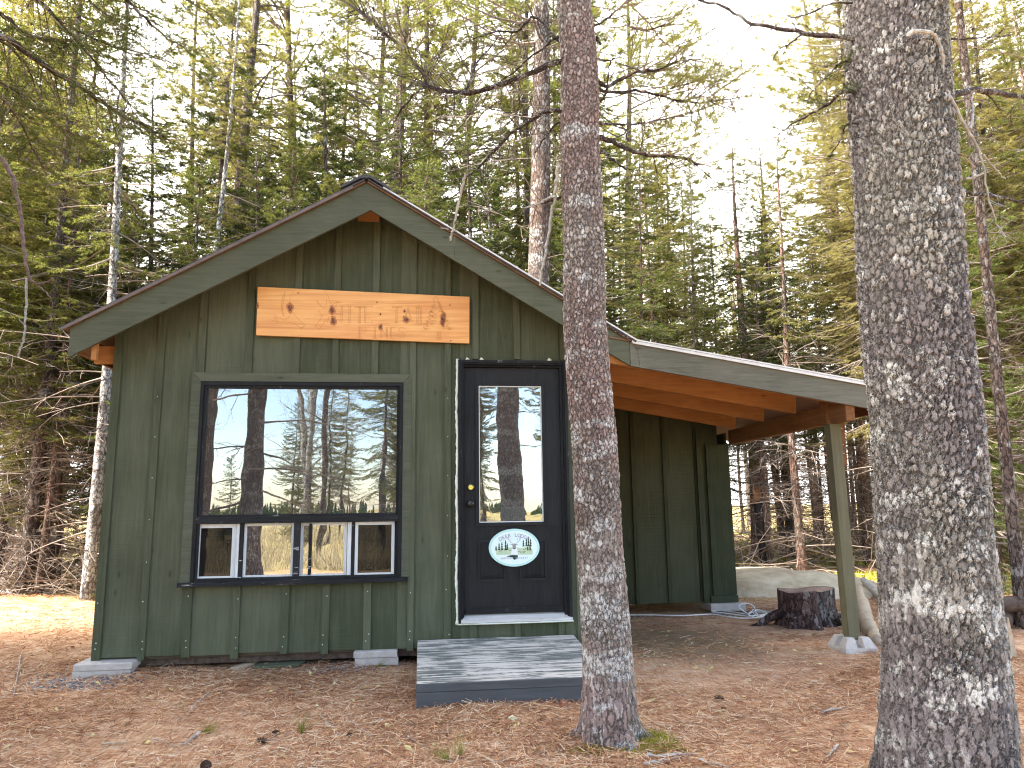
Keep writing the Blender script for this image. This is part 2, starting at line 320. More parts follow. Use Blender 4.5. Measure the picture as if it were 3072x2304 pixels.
sd = Vector((sin(SUN_AZ)*cos(SUN_EL), cos(SUN_AZ)*cos(SUN_EL), sin(SUN_EL))); so.rotation_euler = sd.to_track_quat('Z', 'Y').to_euler(); so.location = sd*60
vs = sc.view_settings; vs.view_transform = 'Standard'; vs.look = 'None'; vs.exposure = EXPO; vs.gamma = 1; vs.use_curve_mapping = False
sc.cycles.use_denoising = DENO; sc.cycles.filter_width = 1.15; sc.cycles.max_bounces = 10; sc.cycles.transparent_max_bounces = 10; sc.cycles.diffuse_bounces = 5; sc.cycles.sample_clamp_indirect = 6

# ------------------------------------------------------------------ ground
def gz(x, y):
    x = np.asarray(x, float); y = np.asarray(y, float)
    z = -.115+.045*np.clip(y, -2.2, 0)*.55+.012*np.sin(x*1.7+.6)*np.cos(y*1.3)+.008*np.sin(x*4.1+y*3.3)
    far = np.clip((np.hypot(x-3, y-1)-7)/8, 0, 1)
    z = z+far*(.10*np.sin(x*.55+1)*np.sin(y*.6)+.05*np.sin(x*1.3+y*.9))
    z = z+.16*np.exp(-((x+2.6)/1.5)**2-((y-3.6)/1.6)**2)
    return z
def grid_axis(lo, hi, fine_lo, fine_hi, step, n):
    f = np.arange(fine_lo, fine_hi+step/2, step); k = np.geomspace(step, max(hi-fine_hi, fine_lo-lo), n)
    return np.concatenate([(fine_lo-k)[::-1], f, fine_hi+k])
gx = grid_axis(-400, 400, -6, 13, .16, 26); gy = grid_axis(-400, 400, -8, 16, .16, 26)
X, Y = np.meshgrid(gx, gy); Zg = gz(X, Y)
b = MB(); nx, ny = len(gx), len(gy); i = (np.arange(ny-1)[:, None]*nx+np.arange(nx-1)[None]).reshape(-1, 1)
b.add(np.stack([X, Y, Zg], -1).reshape(-1, 3), i+A([[0, 1, nx+1, nx]]))
t = NT('pine needle forest floor')
n1 = t.noise(1, t.map((9, 120, 60), rot=(0, 0, .5)), 3); n2 = t.noise(1, t.map((120, 10, 60), rot=(0, 0, .3)), 3); n3 = t.noise(1, t.map((100, 12, 50), rot=(0, 0, -.9)), 3)
nd = t.math('MULTIPLY', t.math('ADD', t.math('ADD', n1, n2), n3), .3333)
big = t.noise(1.1, None, 5, .65); mid = t.noise(7, None, 5, .7)
c = t.ramp(t.math('MULTIPLY_ADD', mid, .35, t.math('MULTIPLY', nd, .75)), [(.34, (.09, .046, .029)), (.46, (.32, .160, .084)), (.56, (.51, .295, .165)), (.66, (.63, .47, .32))])
c = t.mix(t.ramp(big, [(.46, 0), (.64, .5)]), c, (.20, .092, .062))
xs, ys, zs = t.sep()
tan = t.math('MULTIPLY', t.ramp(t.math('MULTIPLY', ys, .1), [(.30, 0), (.42, 1)]), t.ramp(t.noise(.55, None, 4), [(.40, 0), (.60, 1)]))
c = t.mix(t.math('MULTIPLY', tan, .8), c, t.mix(mid, (.30, .24, .10), (.46, .36, .20)))
mo = t.math('MULTIPLY', t.ramp(t.math('MULTIPLY', ys, .1), [(.28, 0), (.45, 1)]), t.ramp(t.noise(.8, t.map((1, 1, 1), loc=(4, 9, 0)), 4), [(.48, 0), (.56, 1)]))
c = t.mix(mo, c, t.mix(mid, (.16, .16, .03), (.34, .32, .06)))
# green-brown trampled patch under the lean-to, grey grit by the walls
d1 = t.n('ShaderNodeVectorMath'); d1.operation = 'DISTANCE'; t.set(d1, 0, t.map((1, 1, 0))); t.set(d1, 1, (4.6, .5, 0))
pt = t.math('MULTIPLY', t.ramp(t.math('MULTIPLY_ADD', mid, .9, t.math('MULTIPLY', d1.outputs['Value'], -.5)), [(-.0, 0), (.01, 0), (.16, .75)]), 1.)
c = t.mix(pt, c, t.mix(nd, (.11, .075, .040), (.24, .175, .095)))
mar = t.ramp(t.math('MULTIPLY', ys, -.1), [(.85, 0), (1., 1)])
c = t.mix(mar, c, t.mix(mid, (.20, .16, .06), (.38, .30, .12)))
t.bump(t.math('ADD', nd, mid), 1., .02)
t.fin(c, .95, .1)
tag(b.build('ground', t.m, smooth=True), kind='structure')

# scattered fallen needles (real strips), thick in front, thinner behind
def scatter_ok(x, y):
    return ~(((x > -.05) & (x < 4.0) & (y > .12) & (y < 6)) | ((x > 2.41) & (x < 3.66) & (y > -1.2) & (y < 0)) | ((x > 3.9) & (x < 5.98) & (y > 2.05) & (y < 6)))
def needles(n, xr, yr, ln, wd, lift):
    x = RNG.uniform(*xr, n); y = RNG.uniform(*yr, n); k = scatter_ok(x, y)
    # patchy
    k &= RNG.random(n) < .62+.38*np.sin(x*2.1+1.3*np.sin(y*1.7))*np.cos(y*2.6+np.sin(x*1.1))
    thin = np.hypot(x-4.7, (y-.6)*.9) < 1.5; k &= ~(thin & (RNG.random(n) < .72))
    x, y = x[k], y[k]; n = len(x); th = RNG.uniform(0, 2*pi, n); L = RNG.uniform(*ln, n); W = wd*RNG.uniform(.7, 1.4, n); tl = RNG.normal(0, .14, n)
    d = np.stack([np.cos(th)*np.cos(tl), np.sin(th)*np.cos(tl), np.sin(tl)], -1); s_ = np.stack([-np.sin(th), np.cos(th), RNG.normal(0, .5, n)], -1); s_ = nrm(s_)*W[:, None]
    z = gz(x, y)+lift*RNG.uniform(.15, 1., n)+np.abs(d[:, 2])*L*.5
    c = np.stack([x, y, z], -1); bow = np.stack([-np.sin(th), np.cos(th), np.zeros(n)], -1)*(RNG.normal(0, .10, n)*L)[:, None]
    p0, p1, p2 = c-d*L[:, None]/2, c+bow, c+d*L[:, None]/2
    return np.concatenate([np.stack([p0-s_, p0+s_, p1+s_, p1-s_], 1), np.stack([p1-s_, p1+s_, p2+s_, p2-s_], 1)])
b = MB()
b.quads(needles(150000, (-2.2, 7.2), (-3.4, .6), (.05, .12), .0015, .016))
b.quads(needles(34000, (-4, 9), (.0, 5), (.06, .13), .0024, .014))
b.quads(needles(9000, (-7, 13), (4, 12), (.10, .18), .005, .02))
tag(b.build('needle_litter', M['needle_litter']), 'rusty orange fallen pine needles carpeting the ground', 'needle litter', kind='stuff')
# small pale and yellow leaves
def leaves(n, xr, yr, s0, s1):
    x = RNG.uniform(*xr, n); y = RNG.uniform(*yr, n); k = scatter_ok(x, y); x, y = x[k], y[k]; n = len(x); q = RNG.uniform(s0, s1, n)[:, None]
    th = RNG.uniform(0, 2*pi, n); u_ = np.stack([np.cos(th), np.sin(th), RNG.normal(0, .3, n)], -1); v_ = np.stack([-np.sin(th), np.cos(th), RNG.normal(0, .3, n)], -1)
    c = np.stack([x, y, gz(x, y)+.014], -1)
    return np.stack([c-u_*q, c+v_*q*.55, c+u_*q, c-v_*q*.55], 1)
b = MB(); b.quads(leaves(900, (-2, 7), (-3.4, .5), .008, .022)); b.quads(leaves(160, (-1.5, 6), (-3.2, .2), .02, .036)); b.quads(leaves(900, (-5, 10), (.5, 9), .015, .035))
tag(b.build('fallen_leaves', M['leaf']), 'small tan and yellow fallen leaves dotting the needle litter', 'fallen leaves', kind='stuff')

# ------------------------------------------------------------------ the cabin
RX, RZ, EL, ER = 1.975, 3.700, (-.19, 2.452), (4.125, 2.412)     # ridge and the two bargeboard ends (top edge)
SL = (RZ-EL[1])/(RX-EL[0]); SR = (RZ-ER[1])/(ER[0]-RX)
def rtop(x): return RZ-(RX-x)*SL if x < RX else RZ-(x-RX)*SR
W, D = 3.95, 4.4
cabin = thing('cabin', (1.975, 0, 0), 'dark green board and batten cabin with gable roof, black door and open lean-to', 'cabin')
# front wall boards around the openings, each board its own piece
b = MB(); UND = .225
def board(x0, x1, z0, z1=None, y=0., j=.002):
    yy = y+RNG.uniform(-j, j)
    if z1 is None: b.prism([(x0, z0), (x1, z0), (x1, rtop(x1)-.03), (x0, rtop(x0)-.03)] if not (x0 < RX < x1) else [(x0, z0), (x1, z0), (x1, rtop(x1)-.03), (RX, RZ-.03), (x0, rtop(x0)-.03)], yy, yy+.022)
    else: b.box(x0, x1, yy, yy+.022, z0, z1)
seams = [0, .355, .672, 1.03, 1.405, 1.725, 2.02, 2.36, 2.655, 2.86, 3.235, 3.60, 3.95]
OW = (.70, 2.255, .535, 2.085); OD = (2.755, 3.64, .19, 2.30)     # window and door openings
for a, c in zip(seams[:-1], seams[1:]):
    a2, c2 = a+.0015, c-.0015
    zb = RNG.uniform(-.006, .006)
    parts = [(a2, c2)]
    for (l, r, z0, z1) in (OW, OD):
        if c2 > l and a2 < r:
            xl, xr = max(a2, l), min(c2, r)
            board(xl, xr, zb, z0); board(xl, xr, z1)
            nl = []
            for (p, q) in parts:
                if p < xl-1e-4: nl.append((p, xl))
                if q > xr+1e-4: nl.append((xr, q))
            parts = nl
    for (p, q) in parts: board(p, q, zb)
# battens
def batten(x0, x1, z0, z1=None, m=0):
    y0 = -.019+RNG.uniform(-.001, .001); lean = RNG.uniform(-.004, .004)
    if z1 is None: b.prism([(x0, z0), (x1, z0), (x1+lean, rtop((x0+x1)/2)-.05), (x0+lean, rtop((x0+x1)/2)-.05)], y0, -.0025)
    else: b.prism([(x0, z0), (x1, z0), (x1+lean, z1), (x0+lean, z1)], y0, -.0025)
batten(.004, .066, -.03); batten(.326, .380, -.02)
for x0, x1 in ((.645, .703), (1.003, 1.058), (1.367, 1.425), (1.673, 1.730), (1.995, 2.052)): batten(x0, x1, RNG.uniform(-.03, -.005), .5045)
batten(2.334, 2.384, -.02); batten(2.624, 2.676, -.02)
for x0, x1 in ((2.832, 2.885), (3.188, 3.236), (3.545, 3.597)): batten(x0, x1, 0, .178)
for x0, x1 in ((.637, .694), (1.008, 1.064), (1.381, 1.436), (1.70, 1.752), (2.018, 2.072)): batten(x0, x1, 2.178)
for x0, x1 in ((2.856, 2.908), (3.209, 3.264), (3.61, 3.65)): batten(x0, x1, 2.318)
b.box(3.70, 3.952, -.022, -.0025, -.02, 2.15)        # corner board
# nail heads on the boards
for x in (.035, .353, .674, 1.03, 1.396, 1.70, 2.024, 2.36, 2.65): 
    for z in (.06, .11, .42): 
        x1 = x+RNG.uniform(-.015, .015); z1 = z+RNG.uniform(-.02, .02); b.box(x1-.0035, x1+.0035, -.0222, -.0195, z1-.0035, z1+.0035, 1)
for x in (.353, 2.65): 
    for z in np.arange(.7, 2.2, .32): b.box(x-.003, x+.003, -.0222, -.0195, z-.003, z+.003, 1)
b.build('front_wall', [M['green'], M['nail']], cabin)
b = MB(); b.box(-.012, .012, .0245, D, .0, 2.33); b.build('side_wall', M['green'], cabin)
b = MB(); b.box(W-.024, W, .0245, D, .0, 2.30); b.build('side_wall', M['green'], cabin)
b = MB(); b.prism([(0.014, 0), (W-.026, 0), (W-.026, 2.3), (RX, 3.6), (.014, 2.33)], D-.03, D); b.build('back_wall', M['green'], cabin)
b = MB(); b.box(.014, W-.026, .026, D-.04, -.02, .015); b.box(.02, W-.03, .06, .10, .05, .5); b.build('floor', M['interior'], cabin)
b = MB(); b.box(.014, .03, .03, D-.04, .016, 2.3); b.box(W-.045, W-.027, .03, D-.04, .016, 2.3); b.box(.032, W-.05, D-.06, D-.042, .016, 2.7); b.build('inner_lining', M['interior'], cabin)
# joists under the floor
b = MB()
for y in np.arange(.05, D, .6): b.box(.02, W-.03, y, y+.04, -.07, -.022)
b.build('floor_joists', M['char'], cabin)
# bargeboards
OV = .35; BT = .225
def barge(pts): bb = MB(); bb.prism(pts, -OV, -OV+.026); return bb
pl = A([EL, (RX, RZ)]); 
jx = RX+.045; jl = RX-.17       # the right board laps over the left one with a plumb-ish cut
barge([(EL[0], EL[1]-BT), (RX+.035, RZ-BT+.005-.01), (jl, rtop(jl)-.001), (EL[0], EL[1])]).build('bargeboard', M['green_trim'], cabin)
barge([(RX+.037, RZ-BT-.005), (ER[0], ER[1]-.203), (ER[0], ER[1]), (RX, RZ), (jl+.002, rtop(jl)-.001)]).build('bargeboard', M['green_trim'], cabin)
# roof: deck, shingles, drip edges, ridge cap
def slab(x0, z0, x1, z1, y0, y1, t, lift, m=0, mb=None):
    d = A([x1-x0, z1-z0]); d /= np.hypot(*d); n = A([-d[1], d[0]]); n = n if n[1] > 0 else -n
    p = [A([x0, z0])+n*lift, A([x1, z1])+n*lift, A([x1, z1])+n*(lift+t), A([x0, z0])+n*(lift+t)]
    mb.prism([tuple(q) for q in p], y0, y1, m)
roof = MB()
slab(EL[0]-.035, EL[1]-.035*SL, RX-.004, RZ-.002, -OV-.02, D+.3, .012, .002, 0, roof); slab(RX+.004, RZ-.002, ER[0]+.03, ER[1]-.03*SR, -OV-.02, D+.3, .012, .002, 0, roof)
rf = roof.build('roof', M['sheath'], cabin)
b = MB(); slab(EL[0]-.05, EL[1]-.05*SL, RX-.004, RZ, -OV-.032, D+.31, .012, .0145, 0, b); slab(RX+.004, RZ, ER[0]+.04, ER[1]-.04*SR, -OV-.032, D+.31, .012, .0145, 0, b); b.build('shingles', M['shingle'], rf)
b = MB(); slab(EL[0]-.05, EL[1]-.05*SL, RX-.10, RZ-.10*SL, -OV-.036, -OV-.030, .022, -.002, 0, b); b.build('drip_edge', M['drip_brown'], rf)
b = MB(); slab(RX+.12, RZ-.12*SR, ER[0]+.045, ER[1]-.045*SR, -OV-.036, -OV+.05, .011, .0266, 0, b); b.build('drip_edge', M['drip'], rf)
b = MB()
for k, y in enumerate(np.arange(-OV-.045, D+.2, .14)):
    l = .012*(k % 2); ww = .20
    o = .018+.018*(k % 2)
    b.prism([(RX-ww, RZ-ww*SL+.028+o), (RX-.05, RZ+.004+o), (RX+.03, RZ+.012+o), (RX+ww, RZ-ww*SR+.030+o), (RX+ww, RZ-ww*SR+.050+o), (RX+.03, RZ+.034+o), (RX-.05, RZ+.026+o), (RX-ww, RZ-ww*SL+.048+o)], y, y+.19)
b.build('ridge_cap', M['shingle'], rf)
# rafters and lookouts seen under the eaves
for y in (-.30, .45, 1.15):
    b = MB(); b.prism([(EL[0]+.06, EL[1]-.155), (RX-.01, RZ-.16), (RX-.01, RZ-.012), (EL[0]+.02, EL[1]-.0)], y, y+.038); b.build('rafter', M['rafter'], cabin)
    b = MB(); b.prism([(RX+.01, RZ-.16), (ER[0]-.06, ER[1]-.14), (ER[0]-.02, ER[1]-.0), (RX+.01, RZ-.012)], y, y+.038); b.build('rafter', M['rafter'], cabin)
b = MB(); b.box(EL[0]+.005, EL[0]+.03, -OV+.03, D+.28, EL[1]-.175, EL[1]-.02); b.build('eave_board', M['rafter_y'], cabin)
b = MB(); b.box(EL[0]+.031, -.014, .02, .055, EL[1]-.20, EL[1]-.06); b.build('lookout', M['rafter'], cabin); b = MB(); b.box(-.05, -.014, -.30, -.262, 2.22, 2.40); b.build('lookout', M['rafter'], cabin)
b = MB(); b.box(RX-.09, RX+.09, -.30, -.02, RZ-.20, RZ-.165); b.build('ridge_block', M['rafter'], cabin)
# ---------------- window
win = MB(); m_ = win
Lx, Rx_, Tz, Bz = .665, 2.292, 2.112, .545
# black frame (two stepped layers), rail, mullion
def frame(mb, x0, x1, z0, z1, wv, y0, y1, m=0, bot=None):
    bot = wv if bot is None else bot
    mb.box(x0, x0+wv, y0, y1, z0, z1, m); mb.box(x1-wv, x1, y0, y1, z0, z1, m); mb.box(x0+wv, x1-wv, y0, y1, z1-wv, z1, m)
    if bot > 0: mb.box(x0+wv, x1-wv, y0, y1, z0, z0+bot, m)
frame(win, .680, 2.280, .546, 2.102, .026, -.034, .030, bot=0)
frame(win, .7065, 2.2535, .546, 2.0755, .020, -.020, .040, bot=0)
window = win.build('window', M['black'], cabin)
b = MB(); b.box(.7068, 2.2532, -.040, .05, .982, 1.030); b.box(.728, 2.232, -.026, .04, 1.0305, 1.048); b.box(1.4435, 1.487, -.034, .05, .566, .9815); b.build('rail', M['black_rail'], window)
b = MB(); b.prism([(.600, .508), (2.322, .512), (2.322, .5445), (.600, .541)], -.075, -.0245); b.box(.70, 2.26, -.024, .045, .5405, .565); b.build('sill', M['black_rail'], window)
b = MB()
b.prism([(.606, .5415), (.678, .5415), (.678, 2.106), (.606, 2.176)], -.026, -.0035); b.prism([(2.2825, .545), (2.345, .545), (2.350, 2.178), (2.2825, 2.108)], -.026, -.0035)
b.prism([(.608, 2.1775), (.6795, 2.107), (2.281, 2.109), (2.348, 2.1795)], -.026, -.0035); b.build('casing', M['green_trim'], window)
b = MB(); b.box(.72, 2.24, .008, .012, 1.035, 2.065); b.build('pane', M['glass'], window)
# sliding sashes: white vinyl, dark insect screens at the outer ends
def sash(x0, x1, y, glassm, fw=.022, fr=None, name='sash'):
    bb = MB(); frame(bb, x0, x1, .567, .978, fw, y, y+.022, bot=.014); s_ = bb.build(name, M['white'], window)
    bb = MB(); bb.box(x0+fw*.6, x1-fw*.6, y+.009, y+.012, .578, .970); bb.build('pane', glassm, s_)
sash(.703, 1.000, .000, M['screen'], .030, name='sliding_sash'); sash(1.058, 1.440, .012, M['glass_low'], .020, name='sliding_sash')
sash(1.490, 1.85, .012, M['glass_low'], .022, name='sliding_sash'); sash(1.915, 2.226, .000, M['screen'], .024, name='sliding_sash')
b = MB(); b.box(1.003, 1.026, -.006, .03, .567, .978); b.build('sash_stile', M['white'], window); b = MB(); b.box(1.8555, 1.886, -.004, .03, .567, .978); b.build('sash_stile', M['white'], window)
for q in ((1.030, 1.055, -.008, .028, .567, .978), (1.889, 1.912, -.004, .028, .567, .978), (1.556, 1.576, -.006, .010, .575, .972)): b = MB(); b.box(*q); b.build('sash_track', M['black_rail'], window)
# ---------------- door
door = MB()
door.box(2.785, 3.600, .030, .055, .235, .93); door.box(2.785, 2.884, .030, .055, .93, 2.25); door.box(3.470, 3.600, .030, .055, .93, 2.25); door.box(2.884, 3.470, .030, .055, 2.12, 2.25)
dr = door.build('door', M['door'], cabin)
b = MB(); frame(b, 2.884, 3.470, .931, 2.119, .026, .018, .052); b.build('glass_moulding', M['door'], dr)
b = MB(); frame(b, 2.9105, 3.4435, .9575, 2.0925, .007, .022, .050); b.build('glazing_bead', M['white'], dr)
b = MB(); b.box(2.914, 3.440, .033, .037, .960, 2.09); b.build('pane', M['glass_door'], dr)
for x0, x1 in ((2.897, 3.125), (3.237, 3.465)):
    b = MB(); frame(b, x0, x1, .487, .815, .016, .022, .0298)
    xi, zi = .030, .030
    b.hexa([(x0+.018, .0298, .505), (x1-.018, .0298, .505), (x1-.018, .0298, .797), (x0+.018, .0298, .797)], [(x0+.05, .023, .537), (x1-.05, .023, .537), (x1-.05, .023, .765), (x0+.05, .023, .765)]); b.build('panel', M['door'], dr)
b = MB(); b.box(2.79, 3.596, .018, .0295, .240, .285); b.build('sweep', M['black'], dr)
def lathe(prof, c, axis_y=True, n=24):
    th = np.linspace(0, 2*pi, n, endpoint=False); V = []
    for r, h in prof: V += [(c[0]+r*cos(q), c[1]-h, c[2]+r*sin(q)) for q in th]
    k = len(prof); f = [(i*n+j, i*n+(j+1) % n, (i+1)*n+(j+1) % n, (i+1)*n+j) for i in range(k-1) for j in range(n)]+[tuple((k-1)*n+j for j in range(n))]
    bb = MB(); bb.add(V, f); return bb
lathe([(.033, 0), (.033, .008), (.022, .010), (.013, .016), (.013, .03), (.022, .036), (.028, .050), (.026, .062), (.016, .068), (.004, .070)], (2.838, .030, 1.112)).build('knob', M['blackmetal'], dr, smooth=True)
db = lathe([(.031, 0), (.031, .010), (.024, .014)], (2.840, .030, 1.245)).build('deadbolt', M['blackmetal'], dr)
lathe([(.023, .0142), (.023, .022), (.019, .026), (.006, .026), (.004, .020)], (2.840, .030, 1.245)).build('lock_face', M['brass'], db)
b = MB()
for (xx0, xx1, y0, y1) in ((2.735, 2.757, -.034, .03), (2.757, 2.772, -.024, .05), (2.772, 2.7845, .0, .05)):
    b.box(xx0, xx1, y0, y1, .20, 2.306-(xx0-2.735)*1.); 
for (xx0, xx1, y0, y1) in ((3.636, 3.658, -.034, .03), (3.621, 3.636, -.024, .05), (3.6008, 3.621, .0, .05)):
    b.box(xx0, xx1, y0, y1, .20, 2.306-(3.658-xx1)*1.)
for (z0, z1, y0, y1, i_) in ((2.284, 2.306, -.0335, .03, .022), (2.269, 2.2838, -.0235, .05, .037), (2.252, 2.2688, .0005, .05, .0495)):
    b.box(2.735+i_, 3.658-i_, y0, y1, z0, z1)
b.build('door_frame', M['black'], cabin)
b = MB(); b.hexa([(2.758, -.050, .178), (3.655, -.050, .178), (3.655, .05, .178), (2.758, .05, .178)], [(2.758, -.045, .196), (3.655, -.045, .196), (3.655, .05, .232), (2.758, .05, .232)]); b.build('threshold', M['thr'], cabin)
# dried foam bead left of the door frame
zz = np.linspace(.165, 2.315, 130); b = MB(); b.tube(np.stack([2.727+.004*np.sin(zz*9)+RNG.normal(0, .0018, 130), np.full(130, -.012), zz], -1), .008+.0045*np.abs(np.sin(zz*23+np.sin(zz*7)))+RNG.random(130)*.003, 7)
b.tube([(2.73, -.03, .168), (3.0, -.052, .170), (3.4, -.052, .170), (3.66, -.05, .172)], .006, 6)
for x, s_ in ((2.80, .012), (2.92, .014), (3.50, .017)): b.tube([(x, -.02, 2.305), (x+.01, -.022, 2.318), (x+.03, -.02, 2.310)], [s_*.6, s_, s_*.4], 7)
b.build('foam_seal', M['foam'], cabin, smooth=True)

# ---------------- lean-to (part of the cabin)
LX0, LX1, LY1 = 4.128, 6.78, 3.9
def lz(x): return 2.404-.1655*(x-4.144)
b = MB(); b.prism([(LX0, lz(LX0)-.20), (LX1, lz(LX1)-.205), (LX1, lz(LX1)), (LX0, lz(LX0))], -OV-.004, -OV+.022); b.build('fascia', M['green_fascia'], cabin)
b = MB(); b.prism([(3.955, lz(3.955)+.002), (LX1+.01, lz(LX1+.01)+.002), (LX1+.01, lz(LX1+.01)+.014), (3.955, lz(3.955)+.014)], -OV-.010, LY1); lr = b.build('lean_to_roof', M['sheath'], cabin)
b = MB(); b.prism([(4.14, lz(4.14)-.012), (LX1+.03, lz(LX1+.03)-.012), (LX1+.03, lz(LX1+.03)+.012), (4.14, lz(4.14)+.012)], -OV-.022, -OV-.0105); b.build('drip_edge', M['drip'], lr)
b = MB(); b.prism([(4.14, lz(4.14)+.0145), (LX1+.04, lz(LX1+.04)+.0145), (LX1+.04, lz(LX1+.04)+.026), (4.14, lz(4.14)+.026)], -OV-.026, LY1+.01); b.build('shingles', M['drip'], lr)
for y in (-.29, .42, 1.08, 1.78):
    b = MB(); b.prism([(3.956, lz(3.956)-.192), (5.94, lz(5.94)-.19), (5.955, lz(5.955)-.002), (3.956, lz(3.956)-.002)], y, y+.04); b.build('rafter', M['rafter'], cabin)
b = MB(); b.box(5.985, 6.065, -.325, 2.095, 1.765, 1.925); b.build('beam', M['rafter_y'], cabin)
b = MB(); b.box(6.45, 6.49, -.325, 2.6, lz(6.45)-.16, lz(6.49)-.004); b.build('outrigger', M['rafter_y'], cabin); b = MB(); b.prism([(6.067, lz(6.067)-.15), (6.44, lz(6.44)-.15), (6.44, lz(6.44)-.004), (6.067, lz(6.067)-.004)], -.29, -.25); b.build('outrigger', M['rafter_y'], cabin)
b = MB(); b.hexa([(5.985, -.09, -.048), (6.085, -.09, -.048), (6.085, .005, -.048), (5.985, .005, -.048)], [(5.970, -.09, 1.763), (6.070, -.09, 1.763), (6.070, .005, 1.763), (5.970, .005, 1.763)])
pb = b
for z in (1.5, 1.58, 1.72): pb.box(6.075, 6.081, -.0912, -.0875, z, z+.006, 1)
post = pb.build('post', [M['post'], M['nail']], cabin)
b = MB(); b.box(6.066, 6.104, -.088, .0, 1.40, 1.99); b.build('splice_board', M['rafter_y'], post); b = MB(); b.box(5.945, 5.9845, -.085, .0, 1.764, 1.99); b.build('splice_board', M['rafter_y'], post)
# shed wall at the back of the lean-to
b = MB(); xs_ = [3.955, 4.45, 4.83, 5.20, 5.56, 5.86]
for a, c in zip(xs_[:-1], xs_[1:]): yy = 2.115+RNG.uniform(-.004, .004); b.prism([(a+.004, .0+RNG.uniform(-.01, .01)), (c-.004, .0), (c-.004, lz(c)-.03), (a+.004, lz(a)-.03)], yy, yy+.022)
for x in (4.10, 4.455, 4.83, 5.20): b.prism([(x-.02, .0), (x+.02, .0), (x+.02, lz(x)-.03), (x-.02, lz(x)-.03)], 2.093, 2.110)
b.box(5.585, 5.655, 2.085, 2.108, .0, 1.94); b.box(5.70, 5.975, 2.088, 2.110, .07, 1.764); b.box(5.66, 5.978, 2.070, 2.087, -.005, .068)
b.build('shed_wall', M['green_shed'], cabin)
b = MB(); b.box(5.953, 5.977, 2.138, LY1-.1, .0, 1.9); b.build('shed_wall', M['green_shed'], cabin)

# ------------------------------------------------------------------ things on and around the cabin
# carved plank sign
S_TL, S_TR, S_BR, S_BL = A([1.089, 2.893]), A([2.831, 2.847]), A([2.828, 2.443]), A([1.094, 2.486])
sg = thing('wooden_sign', (1.96, -.045, 2.667), 'orange knotty pine plank sign carved with antlers, pine tree and lettering on the gable', 'sign')
t = NT('honey pine plank'); v = t.map((1.2, 14, 14)); gr = t.noise(1, v, 5, .6, 1.6); wv = t.noise(1, t.map((.8, 30, 60)), 4)
cc = t.ramp(t.math('ADD', t.math('MULTIPLY', gr, .6), t.math('MULTIPLY', wv, .4)), [(.3, (.56, .22, .060)), (.5, (.78, .38, .115)), (.7, (.88, .52, .20))])
cc = t.mix(t.ramp(t.noise(1.6, None, 3), [(.45, 0), (.7, .45)]), cc, (.70, .24, .08)); t.bump(gr, .3, .003); M['plank'] = t.fin(cc, .5, .35)
def sp(a, c, y):     # sign coordinates: a along 0..1, c down 0..1
    p = (S_TL*(1-a)+S_TR*a)*(1-c)+(S_BL*(1-a)+S_BR*a)*c; return (p[0], y, p[1])
b = MB(); b.hexa([sp(0, 1, -.052), sp(1, 1, -.052), sp(1, 1, -.026), sp(0, 1, -.026)], [sp(0, 0, -.052), sp(1, 0, -.052), sp(1, 0, -.026), sp(0, 0, -.026)])
def knot(a, c, ra, rc, m=0, dy=-.0535):
    n = 18; V = [sp(a, c, dy)]+[sp(a+ra*cos(q)*(1+.22*sin(3*q+a*20)), c+rc*sin(q)*(1+.2*cos(2*q+c*9)), dy) for q in np.linspace(0, 2*pi, n, endpoint=False)]
    b.add(V, [(0, 1+i, 1+(i+1) % n) for i in range(n)], m)
for a, c, ra, rc in ((.151, .41, .013, .075), (.345, .42, .012, .07), (.352, .64, .011, .09), (.575, .73, .008, .065), (.694, .55, .014, .06), (.573, .46, .004, .02), (.687, .37, .005, .025), (.555, .21, .003, .015), (.187, .09, .003, .013), (.003, .39, .004, .05), (.875, .46, .011, .08), (.87, .58, .009, .08), (.905, .20, .003, .014), (.91, .96, .003, .014)):
    knot(a, c, ra*1.35, rc*1.35, 1, -.0528); knot(a, c, ra*.8, rc*.8, 2, -.0536)
plank = b.build('board', [M['plank'], m_simple('red knot halo', (.44, .15, .055), (.58, .23, .08), 30), m_simple('dark knot', (.11, .045, .030), (.24, .10, .06), 40)], sg)
eng = MB()
def stroke(pts, wv=.0011, mb=None, y=-.0543):
    P = A(pts, float); mb = mb or eng
    for p, q in zip(P[:-1], P[1:]):
        d = q-p; w_ = A([d[1]*4.3, -d[0]/4.3]); L = np.hypot(d[0]*1.742, d[1]*.405)+1e-9
        nx_, nz_ = d[1]*.405/L, d[0]*1.742/L
        oa, oc = nx_*wv/1.742, -nz_*wv/.405
        ex = d*(.0008/L)
        mb.add([sp(p[0]-ex[0]+oa, p[1]-ex[1]+oc, y), sp(q[0]+ex[0]+oa, q[1]+ex[1]+oc, y), sp(q[0]+ex[0]-oa, q[1]+ex[1]-oc, y), sp(p[0]-ex[0]-oa, p[1]-ex[1]-oc, y)], [(0, 1, 2, 3)])
def zp(x, y): # zoom pixel on the plank -> a,c
    a = (x-100)/2010.; top = 65+95*a; bot = 523+77*a; return (a, (y-top)/(bot-top))
def zs(*pts): stroke([zp(x, y) for x, y in pts])
